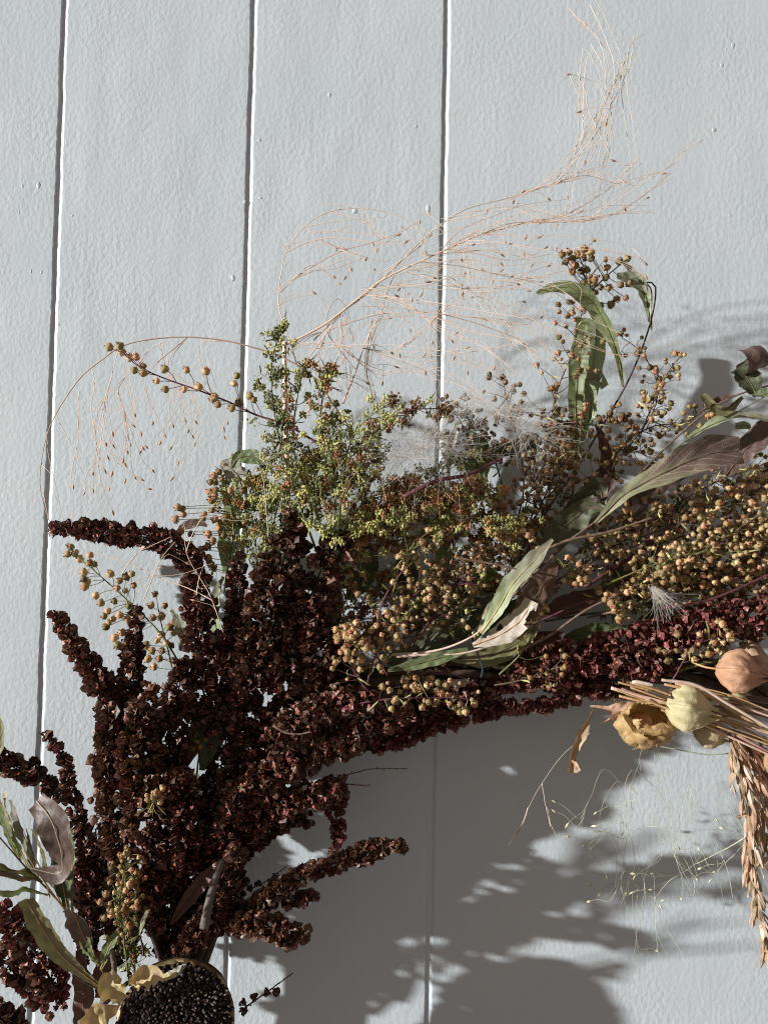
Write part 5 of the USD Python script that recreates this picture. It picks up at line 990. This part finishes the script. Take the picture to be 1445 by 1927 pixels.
# fine green grass in the hollow at the lower right
gg = Panicle('hair fine pale green grass hanging in the sunlit part of the hollow', W(1420, 1560, 30), 24, mat='grass_green', smat='spikelet_pale')
for p in [[(1415, 1568), (1380, 1590), (1340, 1610), (1310, 1625)], [(1380, 1418), (1330, 1420), (1280, 1412), (1235, 1405), (1190, 1410)]]: gg.line(p, [30, 26], 2.4, 'stem')
for p in [[(1300, 1470), (1288, 1510), (1283, 1550), (1290, 1590), (1305, 1625), (1312, 1650)], [(1240, 1470), (1235, 1520), (1232, 1550)], [(1245, 1420), (1240, 1460), (1230, 1490)], [(1180, 1500), (1165, 1540), (1160, 1600), (1158, 1670)],
          [(1240, 1490), (1262, 1530), (1262, 1560), (1235, 1590), (1220, 1610)], [(1230, 1480), (1190, 1450), (1170, 1500), (1160, 1530), (1150, 1560)], [(1262, 1555), (1280, 1600), (1300, 1640)], [(1160, 1530), (1185, 1570), (1195, 1620), (1190, 1650)],
          [(1340, 1430), (1345, 1470), (1350, 1510)], [(1350, 1510), (1370, 1550), (1390, 1570)], [(1395, 1500), (1420, 1560), (1400, 1600)], [(1232, 1745), (1250, 1790), (1275, 1830)], [(1230, 1640), (1232, 1690), (1234, 1750), (1240, 1810)], [(1210, 1640), (1215, 1690), (1218, 1740)],
          [(1155, 1520), (1180, 1510), (1200, 1505)], [(1350, 1590), (1370, 1640), (1380, 1690)], [(1410, 1575), (1370, 1620), (1330, 1640)], [(1330, 1600), (1290, 1640), (1240, 1650)], [(1140, 1560), (1120, 1580), (1108, 1590)], [(1175, 1640), (1150, 1680), (1120, 1700)]]:
    gg.line(p, [22, 30], gg.rng.uniform(.6, .95))
    for _ in range(2):
        jx, jy = gg.rng.normal(size=2) * [28, 22]; gg.line([(x + jx + gg.rng.normal() * 6, y + jy + gg.rng.normal() * 4) for x, y in p], [22, 30], gg.rng.uniform(.5, .8))
for (x, y) in [(1171, 1569), (1100, 1590), (1120, 1555), (1125, 1565), (1190, 1680), (1195, 1650), (1229, 1645), (1223, 1675), (1235, 1690), (1242, 1706), (1249, 1695), (1282, 1692), (1311, 1655), (1317, 1635), (1270, 1608), (1316, 1600), (1110, 1667), (1110, 1697), (1130, 1682), (1178, 1682), (1198, 1687), (1343, 1642), (1360, 1560), (1348, 1543), (1236, 1790), (1122, 1530), (1142, 1652), (1193, 1645), (1337, 1657), (1276, 1596), (1045, 1510), (1044, 1528), (1070, 1575), (1068, 1552)]:
    gg.seed(x, y, reach=(20, 80), L=10, w=2.2)
# pale awned seeds hanging on invisible threads of grass
ga = Panicle('few pale awned grass seeds hanging in the shaded hollow', W(1018, 1470, 40), 25, mat='grass_pale', smat='spikelet_pale')
ga.line([(1110, 1380), (1060, 1420), (1020, 1475), (995, 1520), (975, 1565), (952, 1597)], [40, 42], 1.0); ga.line([(1020, 1475), (1028, 1520), (1036, 1550), (1048, 1575)], [41, 42], 1.1)
for p in [[(994, 1520), (984, 1550), (972, 1572), (965, 1580)], [(1030, 1520), (1035, 1545), (1040, 1560)]]: ga.line(p, [41, 41], 2.2, 'awn', 'chaff_pale')
ga.seed(973, 1569, reach=(5, 20), L=13); ga.seed(1035, 1548, reach=(5, 20), L=12)

# ------------------------------------------------------------------ tufts of silky fluff
def tuft(label, centres, d, seed, n, L, mat='fluff', group=None, spread=10, width=.00008, stalks=(), lean=None):
    rng = np.random.default_rng(seed); th = Thing('seed_fluff', label, 'seed fluff', W(centres[0][0], centres[0][1], d), group)
    for p in stalks:
        C, S = path3(p, [d - 2, d], 16); v, f = tube(C, np.linspace(1, .5, 16) * .25e-3 * .8, 5); th.part('stalk', v, f, 'grass_pale', True)
    P, cnt = [], []
    for k in range(n):
        cx, cy = centres[rng.integers(len(centres))]; c = W(cx + rng.normal() * spread, cy + rng.normal() * spread * .7, d + rng.normal() * 3)
        o = rng.normal(size=3) * [1, .8, .8]; o /= np.linalg.norm(o); o = o if lean is None else o * .55 + np.array(lean); o /= np.linalg.norm(o); l = L * .25e-3 * rng.uniform(.4, 1.0)
        b = rng.normal(size=3) * .35
        P += [c, c + o * l * .35 + b * l * .08, c + (o + b * .35) * l * .7, c + (o + b * .8) * l]; cnt.append(4)
    bc = UsdGeom.BasisCurves.Define(stage, th.path + '/hairs'); bc.GetPrim().SetCustomDataByKey('kind', 'stuff')
    bc.CreatePointsAttr(Vt.Vec3fArray.FromNumpy((np.array(P) - th.base).astype(np.float32))); bc.CreateCurveVertexCountsAttr(Vt.IntArray.FromNumpy(np.array(cnt, np.int32)))
    bc.CreateTypeAttr('linear'); bc.CreateWidthsAttr(Vt.FloatArray.FromNumpy(np.full(len(P), width, np.float32))); bc.SetWidthsInterpolation('vertex')
    UsdShade.MaterialBindingAPI.Apply(bc.GetPrim()).Bind(MATS[mat])
tuft('large left tuft of silky white seed fluff at the middle of the arch', [(795, 840), (770, 845), (820, 825), (745, 860), (800, 820), (850, 845)], 66, 31, 330, 92, stalks=[[(795, 875), (792, 840), (800, 820)], [(790, 850), (830, 825)], [(770, 850), (760, 870)]])
tuft('feathery grass plume with white fluff right of the large tuft', [(870, 770), (905, 755), (940, 770), (965, 790), (985, 805), (1000, 815)], 62, 32, 420, 72, stalks=[[(830, 770), (870, 750), (910, 752), (950, 780), (985, 815)], [(850, 760), (845, 735)], [(905, 752), (870, 735)], [(940, 770), (935, 800)], [(980, 850), (980, 800)]])
tuft('small blue grey feathery tuft on the golden berries at the right', [(1228, 1106), (1234, 1110)], 60, 33, 70, 56, spread=4, lean=(.62, -.2, -.75))
tuft('thin haze of white hairs over the second groove beside the long sprig', [(500, 830), (520, 850)], 60, 34, 30, 60, spread=16)

# ------------------------------------------------------------------ papery seed pods
def pod(label, c, d, size, axis, mat, seed, rib_mat, asp=1.0, point=.25, squash=.85):
    """An inflated five-ribbed papery pod; axis (pixels and depth) points from its stalk to its tip."""
    rng = np.random.default_rng(seed); th = Thing('seed_pod', label, 'papery pod', W(c[0], c[1], d))
    C0 = W(c[0], c[1], d); ax = np.array([axis[0], -axis[2], -axis[1]], float); ax /= np.linalg.norm(ax)
    M = basis(ax, rng, np.array([.1, -1, .2])); R = size * MPP(d) * .5
    nu, nv = 30, 60; u = np.linspace(0, 1, nu); ph = np.linspace(0, 2 * np.pi, nv, endpoint=False)
    prof = np.sin(np.pi * np.clip(u, 0, 1)) ** .62 * (1 - .32 * u) * 1.15
    prof = np.where(u > .86, prof * (1 - point * (u - .86) / .14), prof); prof[0] = .04; prof[-3:] = np.maximum(prof[-3:], [.30, .24, .20]); rid = np.abs(np.cos(2.5 * ph)) ** 3
    ridge = 1 + .24 * np.abs(np.cos(2.5 * ph)) ** 9 - .05
    g = np.zeros((nu, nv, 3))
    for i in range(nu):
        g[i] = np.stack([prof[i] * np.cos(ph) * (1 + (ridge - 1) * np.sin(np.pi * u[i])), prof[i] * np.sin(ph) * squash * (1 + (ridge - 1) * np.sin(np.pi * u[i])), (u[i] - .5) * 2 * asp + (rid - .35) * .42 * max(0, (u[i] - .72) / .28) ** 1.5], -1)
    nz = noise(g * 3.2 + seed, seed) - .5; nz2 = noise(g * 9 + seed, seed + 1) - .5
    g *= (1 + .10 * nz + .035 * nz2)[..., None]
    V = C0 + (g.reshape(-1, 3) * R) @ M
    i, j = np.meshgrid(np.arange(nu - 1), np.arange(nv), indexing='ij'); jn = (j + 1) % nv
    q = np.stack([i * nv + j, i * nv + jn, (i + 1) * nv + jn, (i + 1) * nv + j], -1).reshape(-1, 4)
    vv_ = np.broadcast_to(((ph * 5 / (2 * np.pi) + .5) % 1) * 2 - 1, (nu, nv)); uu_ = np.broadcast_to(u[:, None], (nu, nv))
    th.part('husk', V, q, mat, True, st=np.stack([uu_, vv_], -1).reshape(-1, 2))
    G = V.reshape(nu, nv, 3)
    for k in range(5):
        jj = int(round(k * nv / 5)) % nv
        v, f = tube(G[1:, jj] + (G[1:, jj] - C0) * .006, np.linspace(1, .5, nu - 1) * R * .03, 5); th.part('rib', v, f, rib_mat, True)
    v, f = tube(spline(np.array([G[0].mean(0), G[0].mean(0) - ax * R * .5, G[0].mean(0) - ax * R * .95 + [0, .002, .001]]), 8), R * .05, 6); th.part('stalk', v, f, 'straw', True)
    return th, M, R, C0
pod('closed orange papery pod at the right edge', (1390, 1266), 62, 86, (1, .12, .25), 'pod_orange', 41, 'pod_orange', .95)
pod('orange papery pod half hidden behind the closed orange one', (1412, 1248), 50, 78, (1, .3, .1), 'strip_tan', 42, 'strip_tan', .9)
pod('cream coloured closed papery pod in front of the straw stems', (1296, 1335), 60, 92, (1, .15, .35), 'pod_cream', 43, 'pod_cream', .92)
pod('lower cream papery pod behind the closed cream one', (1335, 1378), 50, 66, (1, .3, .1), 'pod_cream', 44, 'pod_cream', .9)
pod('pale green yellow papery pod behind the straw stems', (1385, 1338), 42, 70, (1, .2, .1), 'pod_cream', 45, 'pod_cream', .95)
pod('orange papery pod cut off by the right edge below the straw', (1468, 1440), 56, 66, (.3, 1, .1), 'pod_orange', 46, 'pod_orange', .95)
# the broken golden pod: a crumpled cup, open to the viewer, its round fruit inside
bp_ = Thing('seed_pod', 'broken golden papery pod with its dry fruit showing, hanging over the hollow', 'papery pod', W(1215, 1365, 54))
rng = np.random.default_rng(47); nu, nv = 26, 56; C0 = W(1214, 1366, 54); R = 48 * .25e-3 * .88
th_ = np.linspace(.16, 3.12, nu); ph = np.linspace(0, 2 * np.pi, nv, endpoint=False)
g3 = np.stack([np.sin(th_)[:, None] * np.cos(ph) * 1.05, -np.cos(th_)[:, None] + 0 * ph, np.sin(th_)[:, None] * np.sin(ph) * .86], -1)     # opening towards -y, tilted
open_ = 1.0 + .22 * np.sin(3 * ph + .7) + .10 * np.sin(7 * ph)
g3 *= (1 + .30 * (noise(g3 * 2.6 + 4, 47) - .5) + .16 * (noise(g3 * 6.5, 48) - .5) + .08 * (noise(g3 * 14, 49) - .5))[..., None]
tl = -.55; Rt = np.array([[1, 0, 0], [0, math.cos(tl), -math.sin(tl)], [0, math.sin(tl), math.cos(tl)]]); V = C0 + (g3.reshape(-1, 3) @ Rt.T) * R
i, j = np.meshgrid(np.arange(nu - 1), np.arange(nv), indexing='ij'); jn = (j + 1) % nv
q = np.stack([i * nv + j, i * nv + jn, (i + 1) * nv + jn, (i + 1) * nv + j], -1)
keep = (th_[:-1, None] > (open_[None] - .30)) | (rng.random((nu - 1, nv)) < 0.0)
bp_.part('husk', V, q[keep], 'pod_gold', True)
for k in range(5):
    jj = int(k * nv / 5); G = V.reshape(nu, nv, 3); v, f = tube(G[8:, jj] + (G[8:, jj] - C0) * .01, R * .02, 5); bp_.part('rib', v, f, 'pod_gold', True)
v, f = ICO2; bp_.part('fruit', v * R * .36 * (1 + .1 * (noise(v * 3, 5)[:, None] - .5)) + C0 + np.array([-.0006, .0015, .001]), f, 'pod_orange', True)
th2 = np.array([[1175, 1352], [1200, 1358], [1230, 1362], [1256, 1355]])
V_, q_, uv_, _, _, _ = blade([(1172, 1345), (1195, 1370), (1225, 1378), (1250, 1372), (1262, 1388)], [60, 63, 61], [12, 24, 26, 22, 8], 40, .3, .35, .4, 3)
bp_.part('torn_flap', V_, q_, 'pod_gold', True, st=uv_)

# ------------------------------------------------------------------ straw stems beside the pods
ST = [([(1245, 1280), (1310, 1290), (1370, 1325), (1460, 1378)], 6.5, 62, 'chaff_pale', 'thick pale straw stem passing above the cream pod'),
      ([(1250, 1288), (1320, 1305), (1385, 1342), (1460, 1388)], 6, 60, 'straw', 'straw stem lying close under the thick pale one'),
      ([(1150, 1295), (1210, 1312), (1262, 1325)], 8, 54, 'grass_orange', 'orange straw stem running into the cream pod from the left'),
      ([(1165, 1310), (1215, 1322), (1260, 1330)], 6, 52, 'straw', 'second straw stem left of the cream pod'),
      ([(1180, 1282), (1225, 1296), (1270, 1312)], 8, 48, 'straw', 'dull straw stem above the orange straw'),
      ([(1330, 1340), (1370, 1355), (1460, 1385)], 6, 54, 'grass_orange', 'brown straw stem leaving the cream pod to the right'),
      ([(1330, 1350), (1390, 1385), (1460, 1425)], 8, 56, 'grass_brown', 'dark straw stem slanting down to the right edge'),
      ([(1340, 1345), (1400, 1375), (1460, 1400)], 5, 57, 'straw', 'thin straw stem above the dark one'),
      ([(1255, 1270), (1310, 1252), (1360, 1240), (1400, 1225)], 8, 46, 'stem_green', 'pale green stem under the orange pod'),
      ([(1260, 1300), (1320, 1315), (1380, 1310), (1450, 1320)], 14, 36, 'leaf_brown', 'broad brown stalk in shade behind the straw stems'),
      ([(1190, 1285), (1200, 1284), (1228, 1290)], 9, 52, 'chaff_pale', 'short cut pale straw end beside the red dock')]
rs = np.random.default_rng(77)
for k in range(18):
    x0, y0 = rs.uniform(1150, 1300), rs.uniform(1283, 1318); x1 = 1470; y1 = y0 + rs.uniform(40, 120); xm = (x0 + x1) / 2
    ST.append(([(x0, y0), (xm, (y0 + y1) / 2 + rs.uniform(-14, 4)), (x1, y1)], rs.uniform(2.5, 5.5), rs.uniform(44, 63), ['straw', 'grass_orange', 'grass_brown', 'straw', 'stem_brown'][k % 5], 'thin dry straw in the bundle of stems behind the cream pod'))
for j, (pts, r, d, m, lab) in enumerate(ST):
    C, S = path3(pts, [d, d + 2], 30); rng = np.random.default_rng(800 + j); th = Thing('straw_stem', lab, 'straw', C[0], 'thin straws of the bundle behind the cream pod' if lab.startswith('thin dry') else None)
    r *= .72; v, f = tube(C, r * .25e-3 * .5 * (1 + .03 * rng.normal(size=30)), 8); th.part('stem', v, f, m, True)
    a = Acc()
    for k in range(3):
        T, N, B = frames(C); an = rng.uniform(0, 6.28); c2 = C + (N * math.cos(an) + B * math.sin(an)) * r * .25e-3 * .46
        v, f = tube(c2[2:-2], r * .25e-3 * .09, 4); a.add(v, f)
    v, f = a.get(); th.part('fibres', v, f, m, True, kind='stuff')
# dried strips hanging from the arch
for j, (pts, d, w, tl, lab) in enumerate([([(1118, 1330), (1108, 1352), (1096, 1378), (1082, 1405), (1075, 1428), (1078, 1455)], [44, 48], [6, 10, 20, 16, 18, 16], [40, 20, 0, 25, 10], 'tan dried strip hanging into the hollow from the arch'),
                                          ([(1110, 1330), (1130, 1333), (1152, 1338), (1172, 1335), (1195, 1328)], [46, 48], [4, 10, 22, 28, 16], [60, 30, 10], 'pinkish tan torn strip between the red dock and the broken pod'),
                                          ([(1168, 1340), (1150, 1350), (1138, 1357), (1130, 1360)], [49, 49], [12, 12, 10, 5], [20, 40], 'small curled tan strip left of the broken pod'),
                                          ([(1078, 1430), (1085, 1440), (1090, 1452)], [49, 50], [6, 9, 6], [-40, -20], 'short split end beside the hanging tan strip')]):
    lone = lone_leaf(lab, pts, d, w, 'strip_tan', tl, .3, .25, .5, 120 + j, rib=None)

# ------------------------------------------------------------------ the drooping chaffy tassel at the right edge
ta = Thing('seed_tassel', 'drooping tan chaffy seed tassel at the right edge', 'seed tassel', W(1370, 1385, 52)); rng = np.random.default_rng(60)
def scale_(c, ax, L, w, rng):
    M = basis(ax, rng, rng.normal(size=3) + np.array([0, -1.5, 0])); t = np.linspace(0, 1, 5); ww = np.array([.25, .9, 1, .6, .02]) * w
    cc = c + (t * L)[:, None] * M[2] + (np.sin(t * 2.4) * L * .10)[:, None] * M[0]
    V = np.vstack([cc - M[1] * ww[:, None], cc + M[0] * (w * .55), cc + M[1] * ww[:, None]]); i = np.arange(4); f = []
    for o in (0, 5): f += [np.stack([i + o, i + 1 + o, i + 6 + o], 1), np.stack([i + o, i + 6 + o, i + 5 + o], 1)]
    return V, np.vstack(f)
nsc = 0
for si, (pts, d, rad, n) in enumerate([([(1372, 1380), (1392, 1440), (1405, 1510), (1412, 1580), (1418, 1640), (1425, 1700), (1436, 1760), (1446, 1815)], [52, 50], [10, 16, 16, 14, 12, 9, 7, 4], 150), ([(1385, 1382), (1415, 1440), (1432, 1500), (1445, 1560), (1452, 1620)], [50, 48], [12, 20, 20, 16, 12], 90),
                                       ([(1400, 1385), (1440, 1430), (1462, 1490)], [46, 46], [12, 22, 20], 60), ([(1395, 1500), (1412, 1590), (1428, 1660)], [46, 46], [8, 12, 8], 50)]):
    C, S = path3(pts, d, 60); T, N, B = frames(C); r_ = np.interp(np.linspace(0, 1, 60), np.linspace(0, 1, len(rad)), rad) * .25e-3
    v, f = tube(C[::2], np.linspace(1.6, .5, 30) * .25e-3 * 1.6, 6); ta.part('stem', v, f, 'chaff', True)
    for k in range(n):
        t = (k + rng.random()) / n; i = int(t * 59); a = rng.uniform(0, 6.28); out = N[i] * math.cos(a) + B[i] * math.sin(a)
        low = i > 35 and si == 0
        ax = T[i] * (1.0 if low else 1.4) + out * rng.uniform(.25, .6 if low else .4) + rng.normal(size=3) * .12
        v, f = scale_(C[i] + out * r_[i] * rng.uniform(.1, .8), ax, rng.uniform(20, 32) * .25e-3 * (1.0 if low else 1.25), rng.uniform(3, 5.0) * .25e-3, rng)
        if nsc < 290: ta.part('chaff_scale', v, f, 'chaff' if rng.random() < .8 else 'chaff_pale', False); nsc += 1
a = Acc()
for k in range(60):
    c = W(rng.uniform(1365, 1440), 0, 50); c = W(1375 + rng.uniform(0, 70), 1392 + rng.uniform(-12, 90), rng.uniform(40, 50)); v, f = scale_(c, np.array([.5, rng.normal() * .4, -1 + rng.normal() * .5]), rng.uniform(18, 34) * .25e-3, rng.uniform(2, 4.5) * .25e-3, rng); a.add(v, f)
v, f = a.get(); ta.part('pale_chaff', v, f, 'chaff_pale', False, kind='stuff')
lone_leaf('short tan bract sticking left from the tassel', [(1402, 1530), (1390, 1536), (1384, 1534)], [50, 50], [6, 12, 5], 'strip_tan', 20, .3, .2, .4, 130, rib=None)
lone_leaf('tan bract crossing the tassel to the right edge', [(1418, 1628), (1432, 1622), (1460, 1618)], [53, 53], [8, 14, 10], 'strip_tan', 20, .3, .2, .4, 131, rib=None)
wb = Thing('binding_wire', 'bit of blue green binding wire under the long pale leaf', 'wire', W(900, 1238, 54))
C, S = path3([(897, 1225), (902, 1240), (908, 1258), (905, 1275)], [54, 50], 12); v, f = tube(C, .0004, 6); wb.part('strand', v, f, 'wire', True)
wb = Thing('binding_wire', 'bit of blue binding wire beside the lower cream pod', 'wire', W(1355, 1372, 54))
C, S = path3([(1350, 1370), (1360, 1368), (1368, 1371)], [56, 56], 8); v, f = tube(C, .0005, 6); wb.part('strand', v, f, 'wire', True)

# ------------------------------------------------------------------ the sunflower head at the lower edge
sf = Thing('sunflower_head', 'dark dried sunflower head packed with black seeds at the lower edge', 'sunflower head', W(330, 1928, 58)); rng = np.random.default_rng(70)
SC = W(330, 1930, 66); SR = 104 * MPP(66); sn = np.array([.12, -1, .22]); sn /= np.linalg.norm(sn); SM = basis(sn, rng, np.array([1.0, 0, 0]))
ang = np.linspace(0, 2 * np.pi, 48, endpoint=False); rings = [(0, .10), (.3, .10), (.6, .07), (.85, .0), (1.0, -.10), (1.03, -.25), (.85, -.42), (.4, -.5), (0.01, -.5)]
V = np.vstack([np.stack([r * SR * np.cos(ang), r * SR * np.sin(ang), np.full(48, h * SR)], -1) for r, h in rings]); V *= (1 + .09 * (noise(V * 260, 4) - .5) * (np.hypot(V[:, 0], V[:, 1]) > SR * .7))[:, None]
i, j = np.meshgrid(np.arange(8), np.arange(48), indexing='ij'); jn = (j + 1) % 48
sf.part('disc', V @ SM + SC, np.stack([i * 48 + j, i * 48 + jn, (i + 1) * 48 + jn, (i + 1) * 48 + j], -1).reshape(-1, 4), 'sun_disc', True)
def seed_mesh(c, ax, L, w, rng):
    M = basis(ax, rng); k = 6; t = np.array([-.5, .1, .35, .5]); r = np.array([.6, 1.0, .6, .08]) * w; a = np.arange(k) / k * 6.2832
    V = np.concatenate([c + t_ * L * M[2] + r_ * (np.cos(a)[:, None] * M[0] + .8 * np.sin(a)[:, None] * M[1]) for t_, r_ in zip(t, r)] + [(c + .52 * L * M[2])[None]])
    i, j = np.meshgrid(np.arange(3), np.arange(k), indexing='ij'); jn = (j + 1) % k; q = np.stack([i * k + j, i * k + jn, (i + 1) * k + jn, (i + 1) * k + j], -1).reshape(-1, 4)
    f = np.vstack([q[:, :3], q[:, [0, 2, 3]], np.stack([18 + np.arange(k), 18 + (np.arange(k) + 1) % k, np.full(k, 24)], 1)])
    return V, f, np.r_[np.zeros(18), np.full(6, .75), 1.0]
back = Acc(); bp = []; ns = 0
for k in range(760):
    r = math.sqrt((k + .5) / 760) * .985; a = k * 2.39996; h = .10 - .12 * r ** 2 - .08 * max(r - .8, 0)
    loc = np.array([r * math.cos(a), r * math.sin(a), h]) * SR; c = SC + loc @ SM + rng.normal(size=3) * .00015
    ax = sn + (np.array([math.cos(a), math.sin(a), 0]) @ SM) * (.55 * r) + rng.normal(size=3) * .20
    if noise(loc * 330 + 3, 6) < .24: continue
    v, f, t = seed_mesh(c + sn * rng.uniform(-.0003, .0006), ax, .0056 * rng.uniform(.8, 1.2), .00118 * rng.uniform(.85, 1.1) * (1.1 if r > .4 else .9), rng)
    if rng.random() < .45: t = t * 0
    if loc @ SM @ np.array([0, 0, 1.0]) > -.002 and ns < 298: sf.part('seed', v, f, 'sun_seed', True, pv=t); ns += 1
    else: back.add(v, f, t)
ch = Acc()
for k in range(700):
    r = math.sqrt(rng.random()) * .97; a = rng.uniform(0, 6.283); loc = np.array([r * math.cos(a), r * math.sin(a), .135 - .12 * r ** 2 - .08 * max(r - .8, 0)]) * SR
    if r > .5 and rng.random() < .5: continue
    v, f = sliver(loc @ SM + SC, sn + rng.normal(size=3) * .35, rng.uniform(.0012, .003), rng.uniform(.00025, .0005), rng); ch.add(v, f)
v, f = ch.get(); sf.part('chaff', v, f, 'stem_brown', True, kind='stuff')
v, f = back.get(); sf.part('seeds', v, f, 'sun_seed', True, kind='stuff', pv=back.pv())
for k in range(34):                                        # dry bracts round the rim
    a = k / 34 * 6.2832 + rng.uniform(-.06, .06); o = np.array([math.cos(a), math.sin(a), 0]) @ SM; t_ = np.cross(sn, o)
    L = rng.uniform(.004, .012); w = rng.uniform(.0022, .0046); u = np.linspace(0, 1, 6)
    cc = SC + o * SR * 1.0 - sn * SR * .16 + (u * L)[:, None] * (o * rng.uniform(.05, .30) + sn * .55) + (np.sin(u * 3) * .0008)[:, None] * t_ + (u ** 2 * L * -.3)[:, None] * o
    ww = w * np.array([1, 1.05, .95, .75, .45, .05]); V = np.vstack([cc - t_ * ww[:, None], cc + o * .0006, cc + t_ * ww[:, None]]); i = np.arange(5); f = []
    for oo in (0, 6): f += [np.stack([i + oo, i + 1 + oo, i + 7 + oo], 1), np.stack([i + oo, i + 7 + oo, i + 6 + oo], 1)]
    sf.part('bract', V, np.vstack(f), 'sepal' if k % 4 else 'petal', True)
for pts, d, w, tl, m in [([(236, 1880), (218, 1868), (208, 1850), (222, 1835)], [72, 76, 74], [26, 46, 44, 24], [10, -10], 'petal'), ([(250, 1855), (268, 1840), (288, 1836), (300, 1846)], [72, 76, 74], [20, 42, 44, 22], [-20, 10], 'petal'),
                         ([(225, 1895), (205, 1898), (185, 1912), (172, 1940)], [70, 74, 72], [26, 44, 50, 30], [25, -5], 'petal'), ([(262, 1860), (255, 1848), (246, 1850)], [76, 78], [14, 22, 12], [50, 20], 'petal'),
                         ([(318, 1835), (335, 1828), (350, 1815)], [68, 72], [10, 16, 5], [30, 20], 'leaf_grey'), ([(300, 1842), (316, 1838), (332, 1836)], [70, 72], [8, 14, 6], [10, 40], 'petal')]:
    V, q, uv, _, _, _ = blade(pts, d, w, tl, .12, .3, .45, int(pts[0][0]), nu=30, nv=15, rag=.10); sf.part('petal', V, q, m, True, st=uv)

flush_meshes()
